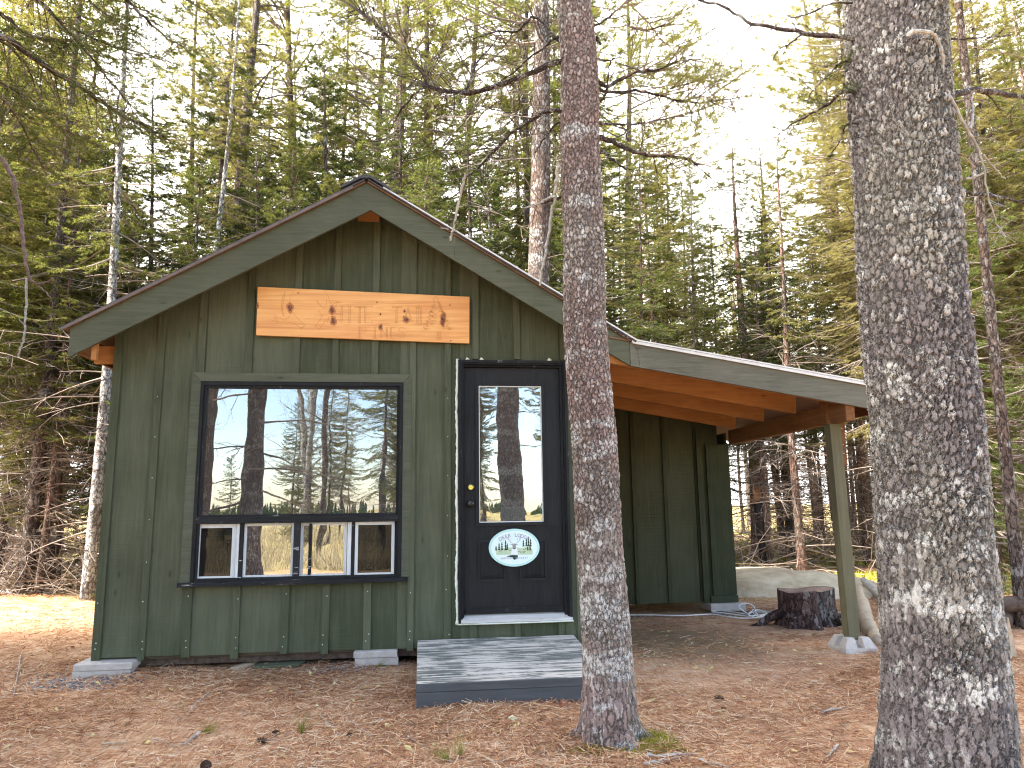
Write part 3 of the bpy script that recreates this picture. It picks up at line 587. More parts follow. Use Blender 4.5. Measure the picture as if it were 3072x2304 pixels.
# lettering: two-line outline capitals
def bar(x0, y0, x1, y1): zs((x0, y0), (x1, y0), (x1, y1), (x0, y1), (x0, y0))
def serif(x, y, w_=14): zs((x-w_, y), (x+w_, y))
def letterH(x, y, h, w_): bar(x-w_/2, y, x-w_/2+12, y+h); bar(x+w_/2-12, y, x+w_/2, y+h); zs((x-w_/2+12, y+h*.46), (x+w_/2-12, y+h*.46)); zs((x-w_/2+12, y+h*.54), (x+w_/2-12, y+h*.54))
def letterI(x, y, h): bar(x-7, y, x+7, y+h); serif(x, y, 20); serif(x, y+h, 20)
def letterT(x, y, h, w_): bar(x-6, y+8, x+6, y+h); bar(x-w_/2, y, x+w_/2, y+8); serif(x, y+h, 16)
def letterE(x, y, h, w_): bar(x-w_/2, y, x-w_/2+12, y+h); zs((x-w_/2+12, y), (x+w_/2, y), (x+w_/2, y+16)); zs((x-w_/2+12, y+h*.5), (x+w_/4, y+h*.5)); zs((x-w_/2+12, y+h), (x+w_/2, y+h), (x+w_/2, y+h-16))
def letterA(x, y, h, w_): zs((x-w_/2, y+h), (x, y), (x+w_/2, y+h)); zs((x-w_/2+13, y+h), (x, y+26), (x+w_/2-13, y+h)); zs((x-w_/4, y+h*.62), (x+w_/4, y+h*.62))
def letterL(x, y, h, w_): bar(x-w_/2, y, x-w_/2+12, y+h); zs((x-w_/2+12, y+h), (x+w_/2, y+h), (x+w_/2, y+h-18))
letterH(855, 248, 152, 72); letterI(960, 250, 152); letterT(1055, 252, 152, 90); letterE(1140, 254, 152, 76)
letterT(1406, 254, 152, 92); letterA(1515, 258, 148, 96); letterI(1606, 262, 148); letterL(1668, 264, 148, 66)
def letterP(x, y, h, w_): zs((x, y+h), (x, y), (x+w_*.7, y), (x+w_, y+h*.18), (x+w_, y+h*.34), (x+w_*.7, y+h*.5), (x, y+h*.5)); zs((x+9, y+h), (x+9, y+9)); serif(x+4, y+h, 12)
letterP(1052, 438, 112, 66); letterI(1200, 446, 104); zs((1258, 552), (1258, 448), (1320, 552), (1320, 448)); zs((1267, 552), (1267, 470)); zs((1311, 530), (1311, 448))
zs((1392, 450), (1348, 450), (1348, 552), (1394, 552)); zs((1348, 500), (1384, 500)); zs((1357, 458), (1357, 544))
zs((1490, 462), (1470, 450), (1440, 452), (1426, 470), (1440, 490), (1474, 504), (1488, 524), (1474, 546), (1444, 550), (1424, 536))
# left antler pair and the antlers standing for the W
zs((352, 112), (330, 180), (322, 250), (330, 310), (350, 345), (330, 270), (345, 190), (352, 112)); zs((425, 112), (402, 160), (398, 210), (420, 300), (470, 360), (545, 430), (515, 462), (440, 412), (380, 400), (300, 402), (230, 380)); zs((260, 330), (300, 360), (360, 385), (400, 350), (415, 310)); zs((300, 402), (255, 350), (300, 372)); zs((540, 440), (505, 460))
zs((645, 195), (665, 235), (715, 270), (738, 262), (740, 180)); zs((722, 105), (758, 160), (775, 215), (800, 235), (855, 205), (830, 245), (800, 262)); zs((652, 192), (690, 245), (722, 262)); zs((668, 290), (700, 340), (690, 372), (638, 440), (682, 468), (720, 410), (770, 352), (752, 405), (790, 385)); zs((640, 432), (690, 440)); zs((700, 340), (770, 318), (790, 290))
# pine tree
tr_ = [(1780, 152)]; 
for k in range(9): yv = 185+k*34; hw = 18+k*14; tr_ += [(1780+hw+RNG.uniform(-9, 9), yv+RNG.uniform(-6, 6)), (1780+hw*.72, yv+12)]
zs(*[(x+ (y-152)*.06, y) for x, y in tr_]); tl_ = [(1780-(x-1780)*1.0+RNG.uniform(-7, 7), y+RNG.uniform(-5, 5)) for x, y in tr_]; tl_[0] = (1780, 152); zs(*[(x+(y-152)*.06, y) for x, y in tl_])
for k in range(46):
    yv = RNG.uniform(210, 490); hw = (yv-152)*.42; x = 1800+RNG.choice([-1, 1])*hw*RNG.uniform(.3, 1.05); zs((x-RNG.uniform(10, 26), yv+RNG.uniform(-9, 9)), (x+RNG.uniform(6, 22), yv+RNG.uniform(-7, 7)))
zs((1800, 492), (1796, 578)); zs((1832, 492), (1838, 580))
for k in range(6): zs((1804, 505+k*13), (1828, 498+k*13))
eng.build('lettering', m_simple('burnt engraving', (.42, .165, .052), (.55, .25, .085), 30, bump=0), plank)

# oval plaque on the door
pq = thing('oval_plaque', (3.195, .016, .753), 'pale mint oval plaque with a stag, pine trees and lettering on the black door', 'plaque')
def oval(mb, cx, cz, rx, rz, y0, y1, n=56, m=0):
    mb.prism([(cx+rx*cos(q), cz+rz*sin(q)) for q in np.linspace(0, 2*pi, n, endpoint=False)], y0, y1, m)
b = MB(); oval(b, 3.195, .753, .209, .151, .010, .0215); disc = b.build('disc', m_simple('mint enamel', (.42, .66, .60), (.55, .74, .72), 9, bump=0, rough=.35), pq)
b = MB(); oval(b, 3.195, .753, .190, .134, .0086, .0099)
b.build('picture', m_simple('pale sky enamel', (.66, .80, .74), (.76, .84, .82), 6, bump=0, rough=.35), disc)
def flat(mb, pts, y, m=0): P = [(3.195+x, y, .753+z) for x, z in pts]; mb.add(P, [tuple(range(len(P)))], m)
b = MB()
flat(b, [(-.148, -.055), (.15, -.058), (.150, -.015), (.12, .012), (.06, -.004), (.0, .004), (-.07, -.002), (-.15, -.005)], .0084, 0)
for x, z, h in ((-.150, -.02, .035), (-.125, -.018, .055), (-.102, -.018, .062), (-.072, -.02, .080), (-.058, -.018, .05), (.075, .008, .05), (.10, .01, .062), (.118, .010, .072), (.135, .008, .058), (.13, -.022, .04), (.11, -.024, .03)):
    for k in range(3): hh = h/3; flat(b, [(x-.011+.002*k, z+k*hh), (x+.011-.002*k, z+k*hh), (x, z+k*hh+hh*1.35)], .0082, 1)
flat(b, [(-.03, -.055), (.028, -.055), (.024, -.012), (.014, .012), (-.012, .012), (-.022, -.02)], .0080, 3)     # chest
flat(b, [(-.014, -.012), (.012, -.012), (.016, .026), (.0, .034), (-.016, .026)], .0078, 2)   # head
flat(b, [(-.036, .026), (-.016, .020), (-.012, .028)], .0079, 2); flat(b, [(.034, .026), (.014, .020), (.012, .028)], .0079, 2)
flat(b, [(-.009, -.012), (.008, -.012), (.005, -.004), (-.006, -.004)], .0076, 1)
flat(b, [(-.07, -.068), (-.02, -.058), (.03, -.062), (.022, -.09), (-.004, -.098), (-.016, -.078)], .0078, 1)
def line(pts, wv, y, m):
    for (x0, z0), (x1, z1) in zip(pts[:-1], pts[1:]):
        L = math.hypot(x1-x0, z1-z0); nx_, nz_ = -(z1-z0)/L*wv, (x1-x0)/L*wv; flat(b, [(x0-nx_, z0-nz_), (x1-nx_, z1-nz_), (x1+nx_, z1+nz_), (x0+nx_, z0+nz_)], y, m)
for s_ in (-1, 1):
    line([(s_*.010, .03), (s_*.034, .046), (s_*.052, .072), (s_*.046, .098)], .0022, .0079, 4)
    for (x0, z0, x1, z1) in ((.030, .044, .026, .074), (.045, .060, .040, .088), (.052, .072, .064, .086)): line([(s_*x0, z0), (s_*x1, z1)], .0016, .0079, 4)
for k in range(16): x = RNG.uniform(-.14, .13); z = RNG.uniform(-.05, -.012); line([(x, z), (x+RNG.uniform(.012, .03), z+RNG.uniform(.001, .008))], .0016, .0081, 1 if k % 3 else 0)
b.build('stag_scene', [m_simple('pale green meadow', (.42, .52, .34), (.54, .62, .42), 20, bump=0), NT('dark green enamel').fin((.02, .05, .035), .4), NT('grey brown enamel').fin((.30, .28, .27), .4), NT('white enamel').fin((.75, .77, .76), .4), NT('antler enamel').fin((.42, .42, .48), .4)], disc)
def text(body, size, cx, cz, arc, mat_, name, parent, y, bold=0):
    tmp = []
    n = len(body); 
    for i_, chh in enumerate(body):
        if chh == ' ': continue
        cu = bpy.data.curves.new('t', 'FONT'); cu.body = chh; cu.size = size; cu.align_x = 'CENTER'; cu.offset = bold; o = bpy.data.objects.new('t', cu); COL.objects.link(o)
        dg = bpy.context.evaluated_depsgraph_get(); me = o.to_mesh(); V = A([v.co[:] for v in me.vertices]); F = [tuple(p.vertices) for p in me.polygons]; o.to_mesh_clear(); bpy.data.objects.remove(o)
        a = (i_-(n-1)/2)*arc[1]; q = a
        if arc[0]: px, pz = cx+arc[0]*sin(q), cz+arc[2]*cos(q)-arc[2]; rot = -q*.8
        else: px, pz, rot = cx+a, cz, 0
        tmp.append((np.stack([px+V[:, 0]*cos(rot)-V[:, 1]*sin(rot), np.full(len(V), y), pz+V[:, 0]*sin(rot)+V[:, 1]*cos(rot)], -1), F))
    bb = MB()
    for V, F in tmp: bb.add(V, F)
    return bb.build(name, mat_, parent)
lav = NT('lavender grey enamel').fin((.36, .34, .44), .4)
text('DEER LODGE', .040, 3.195, .840, (.165, .155, .118), lav, 'lettering', disc, .0072, .0006)
text('HUNTERS RETREAT', .020, 3.195, .663, (0, .0150, 0), lav, 'lettering', disc, .0072, .0004)
# paper notice behind the door glass
b = MB(); b.box(3.092, 3.292, .0385, .0392, .966, 1.084)
tag(b.build('paper_notice', M['paper'], origin=(3.19, .0388, 1.02)), 'blank grey paper notice behind the foot of the door glass', 'notice')
# concrete pavers under the corners
def paver(x0, x1, y0, y1, z0, z1, label, grp, rz=0.):
    bb = MB(); c = .006; V = []
    for z, i_ in ((z0, 0), (z1-c, 0), (z1, c)): V += [(x0+i_, y0+i_, z), (x1-i_, y0+i_, z), (x1-i_, y1-i_, z), (x0+i_, y1-i_, z)]
    V = A(V); c0 = A([(x0+x1)/2, (y0+y1)/2, 0]); V = V-c0; V = np.stack([V[:, 0]*cos(rz)-V[:, 1]*sin(rz), V[:, 0]*sin(rz)+V[:, 1]*cos(rz), V[:, 2]], -1)+c0
    F = [(3, 2, 1, 0), (8, 9, 10, 11)]+[(k*4+i_, k*4+(i_+1) % 4, k*4+4+(i_+1) % 4, k*4+4+i_) for k in range(2) for i_ in range(4)]
    bb.add(V, F); tag(bb.build('paver', M['conc'], origin=(c0[0], c0[1], z0)), label, 'paver', grp)
PG = 'concrete pavers under the cabin'
paver(-.068, .335, -.135, .20, -.056, -.010, 'upper concrete paver under the left front corner of the cabin', PG, .01)
paver(-.075, .322, -.130, .20, -.118, -.0585, 'lower concrete paver in gravel under the left front corner', PG, .03)
paver(1.930, 2.262, -.070, .22, -.050, -.004, 'upper concrete paver under the cabin between window and step', PG, -.01)
paver(1.938, 2.268, -.065, .22, -.112, -.0525, 'lower half buried concrete paver between window and step', PG, .01)
paver(5.62, 6.02, 1.985, 2.30, -.085, -.012, 'grey concrete paver under the corner of the lean-to shed wall', PG)
# gravel
def stones(mb, n, cx, cy, sx_, sy_, r0, r1):
    x = RNG.normal(cx, sx_, n); y = RNG.normal(cy, sy_, n)
    for xi, yi in zip(x, y):
        r = RNG.uniform(r0, r1); d = nrm(RNG.normal(0, 1, (6, 3))*.25+A([[1, 0, 0], [-1, 0, 0], [0, 1, 0], [0, -1, 0], [0, 0, 1], [0, 0, -1]]))*r*RNG.uniform(.6, 1.2, (6, 1)); d[:, 2] *= .7
        mb.add(d+A([xi, yi, float(gz(xi, yi))+r*.3]), [(0, 2, 4), (2, 1, 4), (1, 3, 4), (3, 0, 4), (2, 0, 5), (1, 2, 5), (3, 1, 5), (0, 3, 5)])
b = MB(); stones(b, 1100, .05, -.22, .19, .10, .006, .014); stones(b, 700, 1.1, .10, .8, .07, .005, .012); stones(b, 420, 5.95, 1.90, .18, .08, .007, .014); stones(b, 350, 1.85, -.10, .16, .06, .005, .011); stones(b, 260, 4.6, 1.95, .5, .06, .006, .012)
tag(b.build('gravel', M['gravel']), 'blue grey crushed gravel spilling from under the pavers', 'gravel', kind='stuff')
# scrap boards under the cabin
b = MB(); b.hexa([(1.18, -.05, -.105), (1.52, -.05, -.098), (1.60, .30, -.085), (1.24, .32, -.092)], [(1.18, -.05, -.088), (1.52, -.05, -.081), (1.60, .30, -.068), (1.24, .32, -.075)])
tag(b.build('scrap_board', M['green'], origin=(1.38, .1, -.1)), 'flat green scrap board lying under the cabin below the window', 'board')
b = MB(); b.hexa([(1.02, -.06, -.115), (1.08, -.07, -.115), (1.26, .25, -.105), (1.20, .27, -.105)], [(1.02, -.06, -.085), (1.08, -.07, -.085), (1.26, .25, -.075), (1.20, .27, -.075)])
tag(b.build('scrap_board', M['splint'], origin=(1.1, .1, -.11)), 'bare tan board end poking out under the cabin', 'board')
# doorstep platform
st = thing('wooden_step', (3.03, -.62, -.15), 'grey painted wooden doorstep with worn pale treads below the black door', 'step')
SX0, SX1, SYF, SYB = 2.415, 3.662, -1.2, -.03
def stz(y): return .060+(y-SYB)*.055
n_ = 7
for k in range(n_):
    y0 = SYF+(SYB-SYF)*k/n_+.003; y1 = SYF+(SYB-SYF)*(k+1)/n_-.003; j = RNG.uniform(-.002, .002)
    b = MB(); b.hexa([(SX0, y0, stz(y0)-.038+j), (SX1, y0, stz(y0)-.038+j), (SX1, y1, stz(y1)-.038+j), (SX0, y1, stz(y1)-.038+j)], [(SX0+.002, y0+.002, stz(y0)+j), (SX1-.002, y0+.002, stz(y0)+j), (SX1-.002, y1-.002, stz(y1)+j), (SX0+.002, y1-.002, stz(y1)+j)], 0)
    b.build('tread', M['step_top'], st)
b = MB(); b.hexa([(SX0-.004, SYF-.022, stz(SYF)-.046), (SX1+.004, SYF-.022, stz(SYF)-.046), (SX1+.004, SYF+.001, stz(SYF)-.046), (SX0-.004, SYF+.001, stz(SYF)-.046)], [(SX0-.004, SYF-.022, stz(SYF)+.001), (SX1+.004, SYF-.022, stz(SYF)+.001), (SX1+.004, SYF+.001, stz(SYF)+.001), (SX0-.004, SYF+.001, stz(SYF)+.001)]); b.build('nosing', M['step_grey'], st)
b = MB(); b.box(SX0, SX1, SYF-.02, SYF+.018, -.23, stz(SYF)-.049); b.build('riser', M['step_grey'], st)
b = MB(); b.prism([(0, 0), (1, 0), (1, 1), (0, 1)], 0, 1) if False else b.box(SX0, SX0+.036, SYF+.02, SYB, -.23, -.045); b.build('stringer', M['step_grey'], st); b = MB(); b.box(SX1-.036, SX1, SYF+.02, SYB, -.23, -.045); b.build('stringer', M['step_grey'], st)
# pier block under the post
def pier():
    bb = MB(); cx, cy = 6.03, -.045; zb, zt = -.225, -.050
    for dx in (-1, 1):
        for dy in (-1, 1):
            o = .034; tq = .098; bq = .165
            p = lambda a, c, z: (cx+dx*a, cy+dy*c, z)
            B = [p(.0, .0, zb), p(bq, .0, zb), p(bq, bq, zb), p(.0, bq, zb)]; T = [p(o, o, zt+.028), p(tq, o, zt+.028), p(tq, tq, zt+.028), p(o, tq, zt+.028)]
            Mq = [p(.0, .0, zt-.05), p(.140, .0, zt-.05), p(.140, .140, zt-.05), p(.0, .140, zt-.05)]
            if dx*dy < 0: B, T, Mq = B[::-1], T[::-1], Mq[::-1]
            bb.hexa(B, Mq); 
            o2 = .030; M2 = [p(o2, o2, zt-.05), p(.138, o2, zt-.05), p(.138, .138, zt-.05), p(o2, .138, zt-.05)]
            if dx*dy < 0: M2 = M2[::-1]
            bb.hexa(M2, T)
    bb.box(cx-.06, cx+.06, cy-.06, cy+.06, zb+.01, zt)
    return bb
tag(pier().build('pier_block', M['conc'], origin=(6.03, -.045, -.22)), 'notched grey concrete pier block under the lean-to post', 'pier block')
# ------------------------------------------------------------------ trees: limbs, sprays, needles
def frames(D):
    a = np.where(np.abs(D[:, 2:3]) < .9, A([[0, 0, 1.]]), A([[1., 0, 0]])); S = nrm(np.cross(D, a)); return S, np.cross(S, D)
def needle_tris(P, D, L, step, m, nl, nw, fwd=.75, flat=.55):
    """flat needle pairs along many twigs at once"""
    n = np.maximum(1, (L/step).astype(int)); idx = np.repeat(np.arange(len(P)), n*m); k = len(idx)
    t = RNG.random(k); S, B = frames(D); th = RNG.uniform(0, 2*pi, k)
    d = nrm(D[idx]*fwd*RNG.uniform(.6, 1.3, k)[:, None]+S[idx]*np.cos(th)[:, None]+B[idx]*(np.sin(th)*flat)[:, None])
    base = P[idx]+D[idx]*(t*L[idx])[:, None]; l = nl*RNG.uniform(.7, 1.25, k)[:, None]; wv = np.cross(d, nrm(RNG.normal(0, 1, (k, 3))))*nw
    return np.stack([base-wv, base+wv, base+d*l], 1)
def sprays(mb, P, D, L, q, fine=1., mf=0, mw=1):
    """branchlets P,D,L: woody stick, side twigs and needles"""
    if len(P) == 0: return
    D = nrm(D); S, B = frames(D); tip = P+D*L[:, None]-A([0, 0, 1.])*(q.get('sag', .12)*L)[:, None]
    mb.sticks(P, tip, q.get('wr', .005)*fine, .0015*fine, mw)
    tw = [(P, nrm(tip-P), L)]
    for f in q.get('fr', (.22, .42, .62, .8)):
        for s_ in (-1, 1):
            k = RNG.random(len(P)) < .88; a = RNG.uniform(.6, 1.0, k.sum())[:, None]
            d = nrm(D[k]+s_*S[k]*a+B[k]*RNG.normal(0, .25, k.sum())[:, None]-A([0, 0, .25*q.get('sag', .12)/.12*.5]))
            tw.append((P[k]+(tip-P)[k]*(f+RNG.normal(0, .04, k.sum()))[:, None], d, L[k]*(1-f*.8)*RNG.uniform(.32, .62, k.sum())))
    P2 = np.concatenate([x[0] for x in tw]); D2 = np.concatenate([x[1] for x in tw]); L2 = np.concatenate([x[2] for x in tw])
    if q.get('bare', 0): mb.sticks(P2[len(P):], P2[len(P):]+D2[len(P):]*L2[len(P):, None], .003*fine, .001, mw)
    kk = RNG.random(len(P2)) < q.get('leafy', 1.); P2, D2, L2 = P2[kk], D2[kk], L2[kk]
    if q.get('tuft'):
        k = RNG.random(len(P2)) < .95; P3 = P2[k]+D2[k]*(L2[k]*.55)[:, None]
        mb.tris(needle_tris(P3, D2[k], L2[k]*.5, q['step'], q['m'], q['nl'], q['nw'], fwd=.9, flat=1.), mf)
    elif len(P2): mb.tris(needle_tris(P2, D2, L2, q['step'], q['m'], q['nl'], q['nw']), mf)
SPR = dict(step=.026, m=4, nl=.042, nw=.0056, sag=.16)
PIN = dict(step=.034, m=11, nl=.082, nw=.0050, sag=-.06, tuft=True, wr=.006)
FINE = dict(step=.016, m=4, nl=.022, nw=.0022, sag=.22, wr=.004)
def along(pts, ts):
    pts = np.asarray(pts); d = np.linalg.norm(np.diff(pts, axis=0), axis=1); c = np.concatenate([[0], np.cumsum(d)]); s_ = np.asarray(ts)*c[-1]
    P = np.stack([np.interp(s_, c, pts[:, k]) for k in range(3)], -1); Q = np.stack([np.interp(np.minimum(s_+.01, c[-1]), c, pts[:, k])-np.interp(np.minimum(s_+.01, c[-1])-.02, c, pts[:, k]) for k in range(3)], -1)
    return P, nrm(Q), c[-1]
def dress(mb, pts, q, space=.10, bl=(.25, .55), t0=.2, mf=0, mw=1, taper=.65, spread=(.7, 1.3), fine=1., vert=.2):
    """hang branchlets along both sides of a limb"""
    _, _, Lt = along(pts, [0.]); n = max(3, int(Lt*(1-t0)/space)); ts = np.linspace(t0, 1, n)+RNG.normal(0, .3/n, n); ts = np.clip(ts, 0, 1)
    P, T, _ = along(pts, ts); S, B = frames(T); sd_ = np.where(np.arange(n) % 2 == 0, 1., -1.)
    D = nrm(T+S*(sd_*RNG.uniform(*spread, n))[:, None]+B*RNG.normal(0, vert, n)[:, None]); L = RNG.uniform(*bl, n)*(1-taper*ts)
    P = np.concatenate([P, P[-1:]]); D = np.concatenate([D, T[-1:]]); L = np.concatenate([L, [bl[0]*.6]])
    sprays(mb, P, D, L, q, fine, mf, mw)
def twigs(mb, pts, n, ln, r, m, t0=.2, sub=3, droop=.1):
    """dead side twigs"""
    ts = RNG.uniform(t0, 1, n); P, T, _ = along(pts, ts); S, B = frames(T); th = RNG.uniform(0, 2*pi, n)
    D = nrm(T*RNG.uniform(.2, .9, n)[:, None]+S*np.cos(th)[:, None]+B*(np.sin(th)*.6)[:, None]-A([0, 0, droop])); L = RNG.uniform(*ln, n)
    mid = P+D*(L*.5)[:, None]; D2 = nrm(D+RNG.normal(0, .28, (n, 3))-A([0, 0, droop])); tip = mid+D2*(L*.5)[:, None]
    mb.sticks(P, mid, r, r*.7, m); mb.sticks(mid, tip, r*.7, r*.25, m)
    for k in range(sub):
        f = RNG.uniform(.2, .9, n)[:, None]; b0 = np.where(f < .5, P+(mid-P)*f*2, mid+(tip-mid)*(f*2-1)); d = nrm(D+RNG.normal(0, .6, (n, 3))); mb.sticks(b0, b0+d*(L*RNG.uniform(.2, .5, n))[:, None], r*.55, r*.2, m)
def trunk_mb(h, r0, r1, wob=.06, n=10, flare=.35, k=26, lean=(0, 0)):
    z = np.linspace(-.25, h, k); a, c = RNG.uniform(0, 6, 2)
    P = np.stack([wob*np.sin(z*.45+a)*np.minimum(1, z/3+.1)+lean[0]*z, wob*np.cos(z*.38+c)*np.minimum(1, z/3+.1)+lean[1]*z, z], -1); P[:, :2] -= P[1, :2]*0
    rad = r0+(r1-r0)*np.clip(z/h, 0, 1)**.9; rad = rad*(1+flare*np.exp(-np.clip(z+.15, 0, 9)/.22))
    return P, rad
def conifer(h, r0, cb, lmax, dead=(.06, .5), q=SPR, space=.34, per=5, bark='bark_far', fol='fol_spruce', pine=False, wob=.06, elev=(-22, 30), lean=(0, 0), nd=26, prof=.8, bs=.10, bl=(.22, .5), ndt=5, side=9, fill=1., dl=1.):
    """returns trunk and crown meshes of one conifer standing at the origin"""
    P, rad = trunk_mb(h, r0, .012, wob, side, lean=lean); tb = MB(); tb.tube(P, rad, side); cr = MB()
    at_z = lambda z: A([np.interp(z, P[:, 2], P[:, 0]), np.interp(z, P[:, 2], P[:, 1]), z])
    z = cb*h
    while z < h*.985:
        f = (z-cb*h)/(h-cb*h); n = per if not pine else RNG.integers(2, per+1)
        for k in range(n):
            if RNG.random() > fill: continue
            az = RNG.uniform(0, 2*pi); l = lmax*((1-f)**prof*.93+.07)*RNG.uniform(.6, 1.1)
            if f < .12: l *= .75
            el = R_(elev[0]+(elev[1]-elev[0])*f+RNG.normal(0, 7)); zz = z+RNG.uniform(-.12, .12)
            d0 = A([cos(az)*cos(el), sin(az)*cos(el), sin(el)]); s_ = A([-sin(az), cos(az), 0])
            u_ = np.linspace(0, 1, 7)[:, None]
            if pine: pts = at_z(zz)+d0*l*u_+s_*(RNG.normal(0, .10)*l*np.sin(u_*3))+A([0, 0, 1.])*(l*(.22*u_**2+.05*np.sin(u_*7+az)))
            else: pts = at_z(zz)+d0*l*u_+A([0, 0, 1.])*l*(-.20*u_+.24*u_**3)+s_*(RNG.normal(0, .06)*l*u_**2)
            r_ = max(.006, .011*l+.003); cr.tube(pts, np.linspace(r_, .003, 7), 4, 1, cap=False)
            dress(cr, pts, q, bs if not pine else bs*1.6, tuple(x*(.55+.45*min(1, l/1.4)) for x in bl), t0=.12 if not pine else .38, spread=(.7, 1.3))
        z += space*RNG.uniform(.7, 1.3)*(1 if not pine else 1.5)
    # dead lower limbs
    for k in range(nd):
        z = RNG.uniform(dead[0], max(dead[1], cb))*h; az = RNG.uniform(0, 2*pi); l = RNG.uniform(.4, 1.35)*min(1.3, .6+lmax*.3)*dl; el = RNG.uniform(-.35, .25); u_ = np.linspace(0, 1, 5)[:, None]
        pts = at_z(z)+A([cos(az)*cos(el), sin(az)*cos(el), sin(el)])*l*u_+A([0, 0, 1.])*l*(-.12*u_**2)+A([-sin(az), cos(az), 0])*(RNG.normal(0, .12)*l*u_**2)
        cr.tube(pts, np.linspace(.011, .003, 5), 4, 1, cap=False); twigs(cr, pts, ndt, (.15, .55), .0035, 1, sub=2)
    return tb.mesh('trunk', M[bark], smooth=True), cr.mesh('crown', [M[fol], M['twig']])
def plant(kind, mt, mc, name, loc, rz, scale, label, group, cat='tree'):
    r = bpy.data.objects.new(name, None); COL.objects.link(r); r.location = loc; r.rotation_euler = (RNG.normal(0, .018), RNG.normal(0, .018), rz); r.scale = scale if hasattr(scale, '__len__') else (scale,)*3; r.empty_display_size = .3
    tag(r, label, cat, group)
    for n_, me in (('trunk', mt), ('crown', mc)):
        o = bpy.data.objects.new(n_, me); COL.objects.link(o); o.parent = r
    return r
PROTO = {}
def proto(key, **kw): PROTO[key] = conifer(**kw)
for i_ in range(3): proto(('spruce', i_), h=13+i_*1.5, r0=.10, cb=.17+.05*i_, lmax=1.9, space=.28, per=6, nd=44, dead=(.02, .36), fol=['fol_spruce', 'fol_brown', 'fol_pine'][i_], ndt=6, bs=.085, bl=(.28, .6))
for i_ in range(3): proto(('young', i_), h=6.2+i_, r0=.06, cb=.08, lmax=1.45, space=.24, per=6, nd=8, dead=(.02, .12), fol=['fol_dark', 'fol_spruce', 'fol_brown'][i_], bs=.075, bl=(.26, .55))
for i_ in range(2): proto(('mid', i_), h=9.5+i_, r0=.075, cb=.36+.06*i_, lmax=1.6, space=.25, per=6, nd=80, dead=(.02, .42), fol=['fol_spruce', 'fol_brown'][i_], bark='bark_brown', bs=.08, bl=(.26, .58), ndt=7)
proto(('dark', 0), h=9, r0=.09, cb=.12, lmax=1.7, space=.26, per=6, nd=16, dead=(.02, .2), fol='fol_dark', bs=.08, fill=.95, bl=(.26, .55))
for i_ in range(3): proto(('pine', i_), h=16+i_*2, r0=.14, cb=.28+.04*i_, lmax=2.8, space=.24, per=5, q=PIN, pine=True, fol=['fol_pine', 'fol_pine', 'fol_brown'][i_], nd=40, dead=(.08, .5), elev=(-12, 42), prof=.55, bl=(.30, .68), bs=.085, ndt=8, wob=.1)
for i_ in range(3): proto(('pole', i_), h=12+i_, r0=.075, cb=.48, lmax=1.3, nd=90, dead=(.015, .58), fol=['fol_brown', 'fol_spruce', 'fol_pine'][i_], bark='bark_brown', ndt=6, fill=.9)
# --------------- the two big foreground trees
def big_trunk(zs_, cx, cy, rr, n, fine_to, dz, ftop):
    z = np.concatenate([np.arange(-.30, fine_to, dz), np.linspace(fine_to, ftop, 40)]); x = np.interp(z, zs_, cx); y = np.interp(z, zs_, cy); r = np.interp(z, zs_, rr)
    x = x+.010*np.sin(z*2.1)+.006*np.sin(z*5.3); th = np.linspace(0, 2*pi, n, endpoint=False)
    fl = np.exp(-np.clip(z+.15, 0, 9)/.16)[:, None]; lob = 1+fl*(.055*np.sin(3*th+.7)+.05*np.sin(5*th+2.2))[None]+.012*np.sin(4*th[None]+z[:, None]*1.3)+.010*np.sin(7*th[None]-z[:, None]*2.2)
    R = r[:, None]*lob; V = np.stack([x[:, None]+R*np.cos(th), y[:, None]+R*np.sin(th), np.broadcast_to(z[:, None], R.shape)], -1)
    k = len(z); i = np.arange(k-1)[:, None]*n; j = np.arange(n)[None]; j2 = (j+1) % n
    mb = MB(); mb.add(V.reshape(-1, 3), np.stack([i+j, i+j2, i+n+j2, i+n+j], -1).reshape(-1, 4)); return mb
bt = thing('spruce_tree', (4.86, -2.75, -.2), 'huge leaning grey trunk crusted with pale lichen at the right of the photo', 'tree')
big_trunk([-.3, -.12, .30, .83, 1.5, 2.2, 3.0, 3.8, 9, 20], [4.842, 4.847, 4.859, 4.876, 4.906, 4.925, 4.942, 4.965, 5.12, 5.4], [-2.75]*10, [.325, .298, .268, .254, .251, .246, .246, .248, .21, .08], 260, 4.6, .0095, 20).build('trunk', M['bark_big'], bt, smooth=True)
mt = thing('spruce_tree', (3.46, -1.95, -.17), 'scaly reddish trunk with pale lichen bands and mossy foot beside the doorstep', 'tree')
big_trunk([-.3, -.145, .19, .81, 1.6, 2.43, 3.0, 3.63, 4.27, 9, 19], [3.466, 3.462, 3.452, 3.433, 3.410, 3.401, 3.394, 3.388, 3.373, 3.32, 3.2], [-1.95]*11, [.195, .166, .139, .129, .1285, .123, .1215, .118, .109, .095, .04], 200, 5.0, .0075, 19).build('trunk', M['bark_mid'], mt, smooth=True)
b = MB()
for a_, l in ((2.75, .16), (-.15, .18), (-1.2, .10)):
    d = A([cos(a_), sin(a_), 0]); c = A([3.46, -1.95, 0]); b.tube(bez([c+d*.06+A([0, 0, .02]), c+d*.12+A([0, 0, -.09]), c+d*.17+A([0, 0, -.15]), c+d*(.16+l)+A([0, 0, -.22])], 12), np.linspace(.065, .03, 12), 12)
b.build('root', M['bark_mid'], mt, smooth=True)
mw, mcr = MB(), MB()      # limbs, needles
def px(pts, y0, y1): n = len(pts); return [aty(u, v, y0+(y1-y0)*i_/(n-1)) for i_, (u, v) in enumerate(pts)]
def z2(x, y): return (1024+x/1.62, y/1.62)
